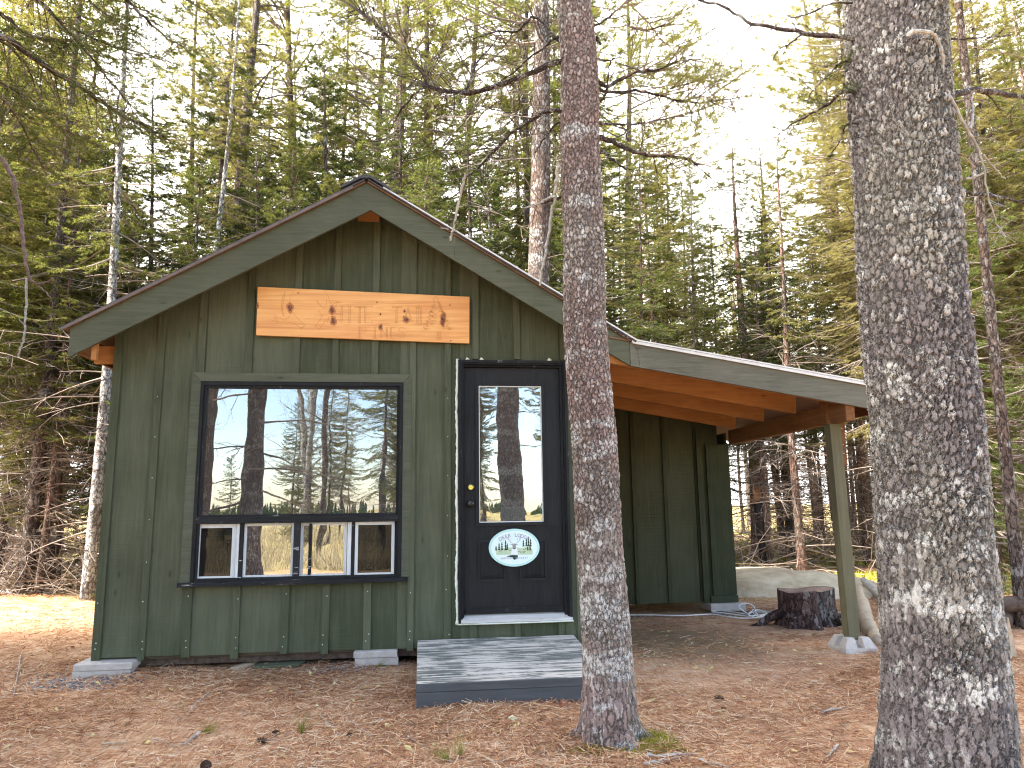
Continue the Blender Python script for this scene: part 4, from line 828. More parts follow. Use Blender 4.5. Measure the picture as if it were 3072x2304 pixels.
def zlimb(mb, pts, y0, y1, r0, r1, conv=z2, tw=0, tl=(.12, .4), n=26, m=0, sides=7):
    Q = px([conv(*p) for p in pts], y0, y1)
    for ax, ay, nm in ((3.40, -1.95, .16), (4.93, -2.75, .32)):      # root the limb inside its trunk
        if abs(Q[0][0]-ax) < nm and abs(Q[0][1]-ay) < .1: Q = [A([ax, ay, Q[0][2]-.01])]+Q
    B_ = bez(Q, n); B_[1:-1] += RNG.normal(0, min(r0, .012)*.3, (n-2, 3)); mb.tube(B_, np.linspace(r0, r1, n)*(1+.18*RNG.random(n)), sides, m)
    if tw: twigs(mb, B_, tw, tl, max(.0022, r1*.55), m, sub=3, droop=.15)
    return B_
L1 = zlimb(mw, [(1050, 305), (940, 345), (840, 388), (700, 440), (600, 452), (500, 440), (430, 420), (380, 330), (300, 240), (220, 170), (140, 90), (60, 40)], -1.95, -1.35, .018, .006, tw=90, tl=(.15, .6))
L2 = zlimb(mw, [(600, 450), (640, 360), (660, 300), (720, 235), (760, 180)], -1.80, -1.6, .009, .003, tw=26, tl=(.12, .45))
zlimb(mw, [(430, 420), (380, 440), (300, 520), (260, 590), (230, 640)], -1.6, -1.2, .008, .003, tw=8)
zlimb(mw, [(1060, 200), (1000, 130), (930, 80), (860, 150), (760, 155), (640, 190)], -1.9, -1.3, .011, .004, tw=44, tl=(.15, .55))
zlimb(mw, [(1050, 180), (980, 235), (900, 290), (830, 360), (760, 400)], -1.9, -1.5, .008, .003, tw=8)
zlimb(mw, [(1065, 540), (1000, 545), (920, 590), (830, 640), (760, 720), (690, 790), (620, 850), (560, 880)], -1.95, -1.5, .013, .005, tw=46, tl=(.12, .5))
zlimb(mw, [(1060, 595), (1010, 640), (960, 710), (935, 760)], -1.9, -1.75, .007, .003, tw=3)
zlimb(mw, [(1060, 960), (1000, 980), (940, 995), (890, 1015)], -1.9, -1.7, .009, .005, tw=3)
zlimb(mw, [(1225, 285), (1270, 292), (1320, 290), (1380, 250)], -1.95, -1.9, .009, .003, tw=5)
R1 = zlimb(mw, [(1240, 400), (1290, 420), (1360, 385), (1440, 350), (1540, 340), (1640, 300), (1720, 290)], -1.95, -1.7, .014, .005, tw=16)
R2 = zlimb(mw, [(1240, 440), (1340, 450), (1450, 440), (1560, 470), (1660, 490), (1760, 500), (1900, 480)], -1.95, -1.5, .012, .004, tw=20)
zlimb(mw, [(1250, 500), (1290, 440), (1300, 340), (1310, 290)], -1.95, -2.0, .008, .004, tw=4)
R3 = zlimb(mw, [(1250, 600), (1350, 605), (1450, 600), (1560, 580), (1660, 560), (1760, 530)], -1.95, -1.5, .009, .003, tw=16)
R4 = zlimb(mw, [(1265, 675), (1340, 700), (1430, 740), (1530, 755), (1660, 770), (1740, 800)], -1.95, -1.4, .017, .008, tw=12)
zlimb(mw, [(1265, 740), (1320, 780), (1385, 825)], -1.95, -1.9, .012, .006, tw=2)
zlimb(mw, [(1230, 180), (1245, 195), (1262, 215)], -1.95, -2.0, .010, .006)
zlimb(mw, [(1300, 1590), (1330, 1610), (1400, 1640)], -1.95, -1.85, .007, .003, tw=2)
R5 = zlimb(mw, [(1225, 130), (1330, 60), (1380, 10), (1410, -60)], -1.95, -1.8, .008, .003, tw=8)
mw.build('dead_branches', M['limb'], mt)
hw = MB(); zlimb(hw, [(605, 845), (590, 900), (575, 960), (555, 1060), (540, 1120), (530, 1170)], -1.62, -1.45, .008, .006, n=34); zlimb(hw, [(520, 1112), (500, 1110), (480, 1108)], -1.45, -1.45, .004, .002)
hw.build('hanging_branch', M['twig_pale'], mt); hw = MB()
zlimb(hw, [(1055, 790), (1048, 860), (1038, 960), (1020, 1050), (1000, 1180), (985, 1270), (965, 1388)], -2.02, -1.80, .010, .006, n=40); zlimb(hw, [(1042, 955), (1010, 960), (960, 990), (895, 1010)], -1.99, -1.9, .007, .005)
hw.build('hanging_branch', M['twig_pale'], mt)
PN = dict(PIN, step=.036, nl=.052, nw=.0020, m=11)
for L_, t0, bl_ in ((R1, .5, (.25, .5)), (R2, .45, (.25, .55)), (R3, .6, (.2, .4)), (L1, .55, (.22, .45)), (R5, .5, (.2, .45)), (R4, .55, (.25, .5))): dress(mcr, L_, PN, .05, tuple(x*1.25 for x in bl_), t0=t0*.8, taper=.25, vert=.55)
for pts, y0, y1 in (([(1700, 285), (1600, 330), (1500, 350), (1400, 330)], -1.3, -1.6), ([(1400, 20), (1500, 120), (1560, 200), (1640, 230)], -1.5, -1.2), ([(1380, 120), (1470, 150), (1560, 120), (1640, 60)], -1.6, -1.2), ([(1640, 360), (1720, 385), (1800, 400), (1870, 430)], -1.5, -1.2), ([(1600, 430), (1700, 400), (1790, 360)], -1.5, -1.4), ([(1650, 500), (1760, 470), (1880, 520)], -1.5, -1.3)):
    B_ = zlimb(mcr, pts, y0, y1, .006, .003, m=1); dress(mcr, B_, PN, .045, (.24, .50), t0=.05, taper=.3, vert=.6)
# crown far above the frame keeps the foreground in shade
def high_crown(mb, cx, cy, z0, z1, lmax, n):
    for k in range(n):
        z = RNG.uniform(z0, z1); f = (z-z0)/(z1-z0); az = RNG.uniform(0, 2*pi); l = lmax*(1-f*.8)*RNG.uniform(.6, 1.1); u_ = np.linspace(0, 1, 6)[:, None]
        pts = A([cx, cy, z])+A([cos(az), sin(az), .1])*l*u_+A([0, 0, 1.])*l*(-.1*u_+.15*u_**2); mb.tube(pts, np.linspace(.02, .004, 6), 4, 1, cap=False); dress(mb, pts, PIN, .2, (.35, .8), t0=.25)
high_crown(mcr, 3.28, -1.95, 6.5, 18, 2.6, 46)
mcr.build('crown', [M['fol_pine'], M['twig']], mt)
# big tree limbs
bw, bc, bp = MB(), MB(), MB()
def z3(x, y): return (2048+x/1.62, y/1.62)
S1 = zlimb(bw, [(765, 175), (680, 172), (580, 160), (460, 135), (340, 118), (260, 70), (180, 25), (90, 5), (20, -15)], -2.75, -2.2, .014, .005, conv=z3, tw=24, tl=(.1, .32))
zlimb(bw, [(580, 165), (530, 205), (470, 240), (430, 305)], -2.65, -2.5, .005, .002, conv=z3, tw=6, tl=(.06, .16)); zlimb(bw, [(340, 120), (300, 160), (290, 225)], -2.5, -2.4, .004, .002, conv=z3, tw=3, tl=(.05, .12))
zlimb(bw, [(750, 12), (650, 50), (540, 85), (490, 60)], -2.75, -2.5, .006, .002, conv=z3, tw=8, tl=(.06, .2)); zlimb(bw, [(190, 55), (180, 120), (70, 185)], -2.4, -2.3, .004, .002, conv=z3, tw=4, tl=(.05, .14))
S2 = zlimb(bw, [(800, 445), (720, 495), (640, 545), (540, 600), (470, 648)], -2.75, -2.45, .010, .003, conv=z3, tw=6, tl=(.08, .2)); S3 = zlimb(bw, [(815, 600), (780, 655), (750, 710), (720, 748)], -2.75, -2.6, .006, .002, conv=z3, tw=4, tl=(.05, .14))
S4 = zlimb(bw, [(790, 300), (740, 330), (690, 380), (640, 430), (615, 470)], -2.7, -2.45, .006, .002, conv=z3)
def z4(x, y): return (2600+x/1.659, y/1.659)
zlimb(bw, [(410, 470), (500, 455), (600, 452), (700, 470), (783, 485), (900, 520), (1040, 560)], -2.7, -2.2, .018, .010, conv=z4, tw=6)
zlimb(bw, [(440, 950), (520, 960), (620, 972), (700, 990), (790, 1010), (900, 1040)], -2.7, -2.3, .010, .004, conv=z4, tw=14, tl=(.06, .2))
zlimb(bw, [(380, 190), (470, 195), (600, 185), (720, 175)], -2.7, -2.5, .006, .003, conv=z4, tw=6, tl=(.1, .25))
bw.build('dead_branches', M['limb'], bt)
zlimb(bp, [(205, 185), (235, 155), (290, 160), (345, 185), (372, 260), (378, 330), (375, 430)], -3.06, -2.95, .010, .008, conv=z4, n=30); zlimb(bp, [(375, 420), (355, 455), (335, 485)], -2.95, -3.0, .010, .004, conv=z4)
zlimb(bp, [(375, 430), (420, 490), (455, 560), (490, 620), (530, 690), (560, 760), (580, 830), (590, 900), (610, 1000), (640, 1090), (690, 1180)], -2.95, -2.75, .009, .003, conv=z4, n=40, tw=26, tl=(.05, .16)); zlimb(bp, [(515, 640), (530, 570), (525, 470)], -2.9, -2.85, .006, .004, conv=z4)
zlimb(bp, [(580, 770), (630, 830), (690, 890)], -2.85, -2.8, .006, .003, conv=z4); zlimb(bp, [(490, 890), (540, 880), (585, 860)], -2.85, -2.85, .006, .004, conv=z4)
bp.build('hanging_branch', M['twig_pale'], bt)
FN = dict(FINE, sag=.05)
for L_ in (S2, S4): dress(bc, L_, FN, .035, (.10, .24), t0=.1, taper=.35, vert=.4)
dress(bc, S3, FN, .05, (.05, .1), t0=.2)
high_crown(bc, 5.2, -2.75, 5.5, 19, 2.8, 46)
bc.build('crown', [M['fol_dark'], M['twig']], bt)
# --------------- limbs hanging into the upper left corner from a spruce just outside the frame
lt = thing('spruce_tree', (-2.1, -2.2, -.15), 'spruce outside the left edge whose drooping dark limbs cross the upper left corner', 'tree')
b = MB(); b.tube([(-2.1, -2.2, -.3), (-2.1, -2.2, 0), (-2.1, -2.2, 4), (-2.05, -2.2, 9), (-2, -2.2, 16)], [.28, .23, .19, .14, .04], 14); b.build('trunk', M['bark_far'], lt, smooth=True)
b = MB(); lc = MB()
def z1(x, y): return (x/2.37, y/2.37)
FD = dict(FINE, sag=.30, step=.018, m=4, nl=.024, nw=.0025)
for pts, y0, y1, r0, r1, tw, dr in (
    ([(-420, 60), (-150, 190), (120, 320), (330, 480), (530, 590), (700, 710), (880, 830), (1000, 880), (1180, 980)], -2.2, -1.2, .021, .005, 26, .12),
    ([(-60, -260), (120, -140), (270, 0), (420, 150), (510, 260), (600, 350), (740, 530), (880, 690), (945, 810)], -2.2, -1.3, .013, .003, 22, .2),
    ([(300, -420), (620, -220), (840, -60), (960, 60), (1080, 180), (1200, 275), (1300, 330)], -2.2, -1.3, .013, .004, 14, .1),
    ([(-600, 300), (-300, 420), (0, 585), (160, 680), (280, 790), (420, 900), (600, 985)], -2.2, -1.2, .011, .003, 16, .2),
    ([(-500, 450), (-100, 640), (60, 740), (160, 900), (230, 1050), (310, 1200)], -2.2, -1.4, .009, .003, 14, .25),
    ([(-400, -100), (0, 90), (180, 240), (400, 290), (560, 280), (700, 225), (900, 260)], -2.2, -1.1, .014, .003, 10, .15),
    ([(-200, -300), (300, -180), (560, -60), (700, 60), (820, 140), (960, 230)], -2.2, -1.1, .012, .003, 10, .1),
    ([(100, -500), (600, -380), (900, -240), (1150, -100), (1330, 0), (1500, 110)], -2.0, -1.0, .014, .004, 12, .1),
    ([(500, 200), (640, 260), (800, 330), (980, 395), (1170, 420)], -1.6, -1.1, .007, .003, 8, .1),
    ([(-300, 200), (-80, 250), (60, 330), (150, 420), (220, 530), (260, 640)], -1.9, -1.3, .010, .003, 10, .2)):
    B_ = zlimb(b, pts, y0, y1, r0, r1, conv=z1, tw=tw, tl=(.12, .42), n=34); dress(lc, B_, FD, .038, (.22, .58), t0=.18, taper=.55, vert=.35)
b.build('branches', M['limb'], lt); high_crown(lc, -2.05, -2.2, 6.5, 15, 2.4, 30)
lc.build('crown', [M['fol_dark'], M['twig']], lt)
# curved reddish branch at the left edge
b = MB(); cvx = thing('spruce_tree', (-2.3, .35, -.1), 'tree at the left edge with a curved reddish branch hanging beside the roof', 'tree')
def z0_(x, y): return (x/2.37, 600+y/2.37)
zlimb(b, [(-330, -420), (-120, -340), (0, -300), (90, -150), (125, 0), (150, 130), (165, 300), (190, 480), (215, 570)], .35, .35, .021, .011, conv=z0_, n=36)
zlimb(b, [(205, 560), (260, 595), (310, 590), (385, 550)], .35, .3, .010, .005, conv=z0_); zlimb(b, [(230, 580), (290, 625), (330, 660), (368, 705)], .35, .3, .008, .004, conv=z0_)
b.build('curved_branch', m_simple('reddish branch bark', (.075, .042, .032), (.20, .135, .11), 22, bump=.9), cvx)
b = MB(); zlimb(b, [(192, 555), (190, 650), (185, 760), (178, 880), (165, 1000), (140, 1070), (132, 1115)], .35, .35, .010, .006, conv=z0_, n=30); zlimb(b, [(175, 890), (155, 870), (135, 850)], .35, .35, .004, .002, conv=z0_); b.build('hanging_branch', M['twig_pale'], cvx)
b = MB(); b.tube([(-2.3, .35, -.3), (-2.3, .35, 0), (-2.3, .35, 4), (-2.3, .35, 12)], [.16, .12, .10, .04], 12); b.build('trunk', M['bark_far'], cvx, smooth=True)

# ------------------------------------------------------------------ named background trees
def ground_pt(p): return (float(p[0]), float(p[1]), float(gz(p[0], p[1])))
def named(u, v, dist, label, rz=0., **kw):
    p = atd(u, v, dist); mt_, mc_ = conifer(**kw); return plant(None, mt_, mc_, kw.pop('nm', 'pine_tree') if 'nm' in kw else 'pine_tree', ground_pt(p), rz, 1, label, 'tall trees behind the cabin')
PB = dict(pine=True, q=PIN, fol='fol_pine', per=4, elev=(-8, 40), prof=.55, bl=(.30, .68), bs=.085, wob=.05, ndt=11, nd=60, dl=1.35)
named(838*K, 150*K, 15, 'straight dark trunk with bare side limbs rising behind the roof ridge', h=20, r0=.215, cb=.36, lmax=2.8, dead=(.15, .5), space=.28, **PB)
named(940*K, 150*K, 18, 'brown trunk behind the cabin, half hidden by twigs right of the dark straight trunk', h=20, r0=.19, cb=.30, lmax=2.8, dead=(.15, .5), space=.28, **PB)
named(1155*K, 300*K, 11.5, 'thick grey trunk behind the cabin just left of the reddish foreground trunk', h=22, r0=.25, cb=.42, lmax=3.2, dead=(.2, .6), space=.34, bark='bark_far', **PB)
named(506*K, 300*K, 15.5, 'brown pine trunk behind the left roof slope with dark foliage in front', h=19, r0=.19, cb=.30, lmax=2.6, dead=(.1, .5), space=.28, **PB)
named(452*K, 420*K, 12.5, 'thin pale birch like trunk rising just behind the left roof slope', h=11, r0=.075, cb=.45, lmax=1.2, dead=(.2, .6), nd=30, bark='bark_pale', fol='fol_brown', fill=.6)
named(205*K, 1100*K, 11, 'slender trunk mottled pale with lichen left of the cabin corner', h=11, r0=.085, cb=.40, lmax=1.3, dead=(.05, .5), nd=50, bark='bark_pale', fol='fol_spruce', fill=.7)
named(68*K, 1100*K, 12.5, 'dark slender spruce trunk near the left edge with light green fronds', h=12, r0=.11, cb=.20, lmax=1.7, dead=(.02, .2), nd=30, fol='fol_brown')
named(1632*K, 1100*K, 16.5, 'brown trunk with pinkish foot right behind the broken snag beyond the lean-to', h=9.3, r0=.165, cb=.52, lmax=1.8, dead=(.2, .5), nd=40, bark='bark_brown')
named(1712*K, 1150*K, 17, 'dark trunk beyond the boulder seen left of the lean-to post', h=9.6, r0=.16, cb=.5, lmax=1.8, dead=(.05, .5), nd=60, bark='bark_far')
named(1728*K, 1150*K, 13.6, 'narrow pale brown trunk in front of the dark trunk beyond the boulder', h=7.6, r0=.082, cb=.55, lmax=1.1, dead=(.05, .5), nd=60, bark='bark_brown')
named(1592*K, 420*K, 17, 'bushy olive topped pine standing against the white sky above the lean-to', h=8.9, r0=.12, cb=.38, lmax=2.3, dead=(.05, .4), space=.30, **dict(PB, fill=1.))
# slim leaning lichen trunk at the right edge
p0, p1 = atz(2212*K*.999, 1330*K, -.15), None
rt = thing('spruce_tree', ground_pt(atd(2206*K, 1300*K, 8.6)), 'slim leaning trunk spotted with lichen between the huge trunk and the right edge', 'tree')
ptsr = [atd(2214*K, 1400*K, 8.6)]+[atd(u*K, v*K, 8.6) for u, v in ((2206, 1300), (2190, 1150), (2172, 980), (2150, 780), (2128, 560), (2105, 330), (2082, 120), (2060, -100))]
bz_ = bez(ptsr, 40); b = MB(); b.tube(bz_, np.linspace(.068, .035, 40), 10); b.build('trunk', M['bark_far'], rt, smooth=True)
b = MB()
for k in range(40):
    f = RNG.uniform(.1, .98); P, T, _ = along(bz_, [f]); az = RNG.uniform(0, 2*pi); l = RNG.uniform(.3, 1.1); d = A([cos(az), sin(az), RNG.uniform(-.3, .25)]); pts = P[0]+d*l*np.linspace(0, 1, 5)[:, None]; b.tube(pts, np.linspace(.008, .002, 5), 4, 1, cap=False); twigs(b, pts, 6, (.12, .4), .003, 1)
    if f > .45: dress(b, pts, SPR, .08, (.15, .35), t0=.3)
b.build('crown', [M['fol_spruce'], M['twig']], rt)
# ------------------------------------------------------------------ the forest: copies of the prototypes
ZONE = (('left of the cabin', 'forest left of the cabin'), ('above the cabin roof', 'forest behind the cabin'), ('above the lean-to roof', 'forest behind the lean-to'), ('past the right edge trunk', 'forest at the right edge'))
KIND = {'mid': ('spruce_tree', 'slim spruce with brown dead lower limbs'), 'spruce': ('spruce_tree', 'spruce with drooping boughs'), 'young': ('fir_tree', 'young bushy fir'), 'dark': ('fir_tree', 'dark dense fir'), 'pine': ('pine_tree', 'tall loose olive pine'), 'pole': ('spruce_tree', 'bare brown pole trunk with dead twigs')}
placed = []
def forest(kind, u, dist, s_, rz=None, var=None, label=None, sq=1., hcap=True):
    p = atd(u, 1518, dist)
    ks = sorted(k for k in PROTO if k[0] == kind); key = ks[RNG.integers(len(ks))] if var is None else (kind, var); mt_, mc_ = PROTO[key]
    z_ = 0 if u < 330 else 1 if u < 1850 else 2 if u < 2640 else 3
    lb = label or f"{KIND[kind][1]} {'near' if dist < 14 else 'deeper' if dist < 24 else 'far'} in the woods {ZONE[z_][0]}"
    lc_ = ground_pt(p); plant(kind, mt_, mc_, KIND[kind][0], lc_, RNG.uniform(0, 6.28) if rz is None else rz, (s_*sq, s_*sq, s_), lb, f"{KIND[kind][1]}s in the {ZONE[z_][1]}" if not label else None)
def clear(x, y, d=.8):
    if -1.2 < x < 7.6 and y < 6.3: return False
    if x <= -1.2 and y < 4.9+.25*(x+1.2): return False
    if x >= 7.6 and y < 3.6: return False
    if 6.2 < x < 9.2 and y < 6.0: return False      # the boulder clearing
    return all((x-a)**2+(y-c)**2 > d*d for a, c in placed)
def gap(u): return 2060 < u < 2560            # open sky above the lean-to
def fill(n, kinds, d0, d1, u0, u1, s0, s1, dmin=.9, hc=.35):
    k = 0; tries = 0
    while k < n and tries < 4000:
        tries += 1; u = RNG.uniform(u0, u1); dist = math.sqrt(RNG.uniform(d0*d0, d1*d1)); p = atd(u, 1518, dist)
        if not clear(p[0], p[1], dmin) or (2215 < u < 2330 and dist < 24) or (1115 < u < 1215 and dist < 15.5) or (1540 < u < 1670 and dist < 12): continue
        kd = kinds[RNG.integers(len(kinds))]; s_ = RNG.uniform(s0, s1)
        if gap(u):
            H = {'mid': 10, 'spruce': 14.5, 'young': 5.7, 'dark': 9, 'pine': 18, 'pole': 13}[kd]; vmax = 560 if u > 2300 else 500; hmax = 1.2+(1518-vmax)/2204*dist*1.0; s_ = min(s_, hmax*RNG.uniform(.75, 1.0)/H)
            if s_ < .42: continue
        elif hc and RNG.random() < (hc if u > 420 else .7):
            H = {'mid': 10, 'spruce': 14.5, 'young': 7.2, 'dark': 9, 'pine': 18, 'pole': 13}[kd]; vt = RNG.uniform(120, 640) if u < 1850 else RNG.uniform(-100, 600); s_ = min(s_, (1.2+(1518-vt)/2204*dist*1.06)/H)
            if s_ < .4: continue
        placed.append((p[0], p[1])); forest(kd, u, dist, s_); k += 1
def fir(u, v, dist, key, label):       # a fir whose tip shows at this sight line
    H = {('young', 0): 6.2, ('young', 1): 7.2, ('young', 2): 8.2, ('dark', 0): 9., ('mid', 0): 9.5, ('mid', 1): 10.5}[key]; s_ = (1.2+(1518-v*K)/2204*dist*1.05)/H; p = atd(u*K, 1518, dist); placed.append((p[0], p[1])); forest(key[0], u*K, dist, s_, var=key[1], label=label)
fir(885, 345, 10.6, ('young', 0), 'bushy dark green fir rising right behind the roof ridge')
fir(1010, 190, 13.5, ('dark', 0), 'taller dark fir between the ridge and the grey trunk behind the cabin')
fir(700, 150, 14.5, ('young', 0), 'green fir behind the left side of the roof ridge')
fir(1390, 330, 12.5, ('mid', 0), 'dark green fir just right of the reddish foreground trunk above the lean-to')
fir(1500, 420, 15, ('mid', 0), 'mid green fir below the bushy topped pine above the lean-to')
fir(590, 330, 11, ('young', 1), 'green fir against the left roof slope')
fir(400, 420, 11.5, ('young', 0), 'small dark fir over the lower left roof slope')
fir(440, 20, 14, ('dark', 0), 'tall dark fir with a dense top in the upper left of the photo')
fir(280, 520, 13, ('young', 1), 'fir left of the cabin eave with drooping green fronds')
fir(1655, 540, 14, ('mid', 0), 'dense green spruce above the middle of the lean-to roof')
fir(2140, 330, 12, ('young', 1), 'green fir behind the slim leaning trunk at the right edge')
fill(10, ['young', 'dark', 'young'], 10, 15, 330, 1700, .9, 1.25, 1.1)
fill(14, ['spruce', 'spruce', 'pine'], 12, 19, -250, 1850, 1., 1.2, 1.1, .15)
fill(13, ['mid', 'mid', 'pole'], 11, 17, -350, 330, .8, 1.2, .8)
fill(17, ['spruce', 'pine', 'pine'], 12, 18, 200, 1850, .9, 1.15, 1.4)
fill(8, ['pole', 'pole', 'mid'], 12, 18, -350, 290, .8, 1.1, .6)
fill(12, ['mid', 'mid', 'spruce', 'pine'], 12.5, 19, 1850, 2660, .7, 1.2, 1.0)
fill(18, ['pole', 'mid', 'pole'], 15, 26, 1850, 2620, .7, 1.1, .8)
fill(20, ['pole', 'mid', 'spruce', 'pine', 'spruce'], 10.5, 20, 2620, 3450, .8, 1.1, .9)
fill(24, ['spruce', 'pine', 'pole'], 18, 30, -400, 3500, .9, 1.25, 1.)
fill(32, ['pole', 'pole', 'pole'], 18, 34, 1900, 3300, .8, 1.1, .6)
fill(18, ['pole', 'pole', 'spruce'], 16, 32, -350, 400, .8, 1.1, .6, .6)
fill(14, ['spruce', 'pine', 'pole'], 30, 46, -500, 3600, 1., 1.3, 1.2)
# unseen tall spruces added outside the left edge to keep sun off the clearing
for k, (x, y) in enumerate(((-5.2, -7.6), (-6.6, -5.9), (-4.9, -4.6), (-6.9, -3.6), (-5.3, -2.4), (-7.2, -1.2), (-5.6, -.2), (-9, -4.8), (-9.2, -2.2), (-8.2, -7.4), (-10.5, -6.2))):
    mt_, mc_ = PROTO[('spruce', (0, 2)[k % 2])]; plant(None, mt_, mc_, 'spruce_tree', (x, y, float(gz(x, y))), RNG.uniform(0, 6), (1.25, 1.25, RNG.uniform(1.25, 1.45)), 'unseen tall spruce added outside the left edge to block the sun', 'unseen spruces added to shade the clearing')
# ------------------------------------------------------------------ what stands behind the camera and shows in the glass
b = MB(); rb = thing('spruce_tree', (-.56, -7.6, -.2), 'thick grey trunk with bare limbs mirrored in the left half of the window', 'tree')
b.tube([(-.60, -7.6, -.3), (-.58, -7.6, .2), (-.55, -7.6, 2.5), (-.50, -7.6, 7), (-.4, -7.6, 16)], [.30, .21, .165, .14, .04], 16); b.build('trunk', M['bark_far'], rb, smooth=True)
b = MB(); c_ = MB()
for k in range(26):
    z = RNG.uniform(1.2, 6); az = RNG.uniform(0, 2*pi); l = RNG.uniform(.8, 2.2); u_ = np.linspace(0, 1, 7)[:, None]; pts = A([-.54, -7.6, z])+A([cos(az), sin(az), RNG.uniform(-.15, .2)])*l*u_+A([0, 0, 1.])*l*(-.22*u_**2)+A([-sin(az), cos(az), 0])*(.1*l*np.sin(u_*4+k)); b.tube(pts, np.linspace(.022, .005, 7), 5); twigs(b, pts, 8, (.2, .7), .005, 0)
for k in range(14):
    z = RNG.uniform(3.6, 12); az = RNG.uniform(0, 2*pi); l = RNG.uniform(1, 2); pts = A([-.5, -7.6, z])+A([cos(az), sin(az), .0])*l*np.linspace(0, 1, 6)[:, None]; c_.tube(pts, np.linspace(.02, .004, 6), 4, 1); dress(c_, pts, SPR, .12, (.3, .6))
b.build('dead_branches', M['twig'], rb); c_.build('crown', [M['fol_dark'], M['twig']], rb)
def bare_trunk(name, x, y, r, h, bark, label, lean=0., limbs=10):
    t_ = thing(name, (x, y, -.2), label, 'tree'); q = MB(); q.tube([(x, y, -.3), (x+lean*.3, y, 2), (x+lean*.6, y, 5), (x+lean, y, h)], [r*1.15, r, r*.8, r*.25], 12); q.build('trunk', M[bark], t_, smooth=True); q = MB()
    for k in range(limbs):
        z = RNG.uniform(1.5, h*.8); az = RNG.uniform(0, 2*pi); l = RNG.uniform(.6, 2.2); u_ = np.linspace(0, 1, 6)[:, None]; pts = A([x+lean*z/h, y, z])+A([cos(az), sin(az), .55])*l*u_; q.tube(pts, np.linspace(r*.28, .004, 6), 5); twigs(q, pts, 9, (.3, .9), .006, 0, droop=-.2)
    q.build('branches', M[bark] if bark == 'bark_pale' else M['twig'], t_)
bare_trunk('birch_tree', -1.62, -20, .13, 11, 'bark_pale', 'pale forked birch mirrored in the middle of the window', .5, 22)
bare_trunk('birch_tree', -1.35, -20.2, .10, 10, 'bark_pale', 'second pale birch stem mirrored just right of the forked birch', -.7, 16)
bare_trunk('spruce_tree', -.135, -14, .078, 12, 'bark_far', 'thin straight dark trunk mirrored right of the middle of the window', 0., 5)
bare_trunk('spruce_tree', -1.62, -7.9, .22, 14, 'bark_brown', 'reddish trunk mirrored at the upper left edge of the window pane', .25, 4)
def behind(kind, x, y, s_, label=None): mt_, mc_ = PROTO[kind]; plant(None, mt_, mc_, KIND[kind[0]][0], (x, y, float(gz(x, y))), RNG.uniform(0, 6), s_, label or 'green conifer behind the camera, mirrored in the window and door glass', 'conifers mirrored in the glass')
behind(('young', 0), -4.0, -20, .50, 'small young fir mirrored low in the left of the window'); behind(('young', 1), -2.6, -24, .75, 'young fir mirrored between the thick trunk and the birch')
for k in range(13): behind((['spruce', 'young', 'dark', 'spruce'][k % 4], 0), RNG.uniform(.6, 4.2)+k*.03, -RNG.uniform(13, 27), RNG.uniform(.55, .9))
for k in range(22): behind((['spruce', 'pole', 'pine', 'spruce'][k % 4], k % 2), 2.0+RNG.uniform(0, 16), -RNG.uniform(12, 30), RNG.uniform(.6, 1.))
for k in range(10): behind((['pole', 'spruce'][k % 2], k % 2), RNG.uniform(-3.5, 3), -RNG.uniform(20, 34), RNG.uniform(.4, .62))
b = MB(); n = 42000; x = RNG.uniform(-22, 16, n); y = -9.5-RNG.random(n)**1.6*34; P = np.stack([x, y, gz(x, y)], -1); L = RNG.uniform(.35, 1.0, n)*(.55+.45*np.sin(x*.9)*np.cos(y*.7)); d = nrm(RNG.normal(0, .22, (n, 3))+A([0, 0, 1])); wv = nrm(np.cross(d, RNG.normal(0, 1, (n, 3))))*.011; b.tris(np.stack([P-wv, P+wv, P+d*L[:, None]], 1))
tag(b.build('marsh_grass', M['marsh']), 'dry straw coloured marsh grass mirrored at the bottom of the window', 'marsh grass', kind='stuff')
b = MB(); x = RNG.uniform(-130, 60, 900); y = RNG.uniform(-125, -100, 900); h = RNG.uniform(.6, 2.4, 900)
for xi, yi, hi in zip(x, y, h):
    for k in range(5): f = k/5; a_ = RNG.uniform(0, 2); r = hi*.16*(1-f)+.1; z = hi*(.1+f*.85); q = [(xi+r*cos(a_+j*1.257), yi+r*sin(a_+j*1.257), z-.1*hi) for j in range(5)]; b.add(q+[(xi, yi, z+hi*.2)], [(j, (j+1) % 5, 5) for j in range(5)])
tag(b.build('far_treeline', M['fol_dark']), 'distant low line of dark conifers mirrored at the foot of the window', 'treeline', kind='stuff')
# ------------------------------------------------------------------ stump, boulder, logs, cable, litter
def tz(u, v, z=-.12): return atz(u, v, z)
sc_ = py_ = None
cx, cy = 6.20, 1.08
stp = thing('tree_stump', (cx, cy, -.13), 'dark sawn tree stump with fluted sides and spreading roots by the lean-to post', 'stump')
n, kz = 96, 26; th = np.linspace(0, 2*pi, n, endpoint=False); zz = np.linspace(-.22, .225, kz)
b = MB(); V = []
for z in zz:
    f = max(0, (.10-z)/.30); r = .205*(1+.06*np.sin(2*th+1)+.09*np.cos(3*th-1.0)+.045*np.sin(7*th))*(1+f**2*.42*(1+.6*np.cos(5*th+.35)))
    ex = .17*np.exp(-((np.angle(np.exp(1j*(th-.25))))/.42)**2)        # second lobe to the right
    cut = .13*np.exp(-((np.angle(np.exp(1j*(th+.72))))/.13)**2)
    r = r+ex-cut; V.append(np.stack([cx+r*np.cos(th), cy+r*np.sin(th), np.full(n, z)+.012*np.sin(3*th)*(z > .2)], -1))
V = A(V); i = np.arange(kz-1)[:, None]*n; j = np.arange(n)[None]; j2 = (j+1) % n
b.add(V.reshape(-1, 3), np.stack([i+j, i+j2, i+n+j2, i+n+j], -1).reshape(-1, 4)); b.build('trunk', M['stumpbark'], stp, smooth=True)
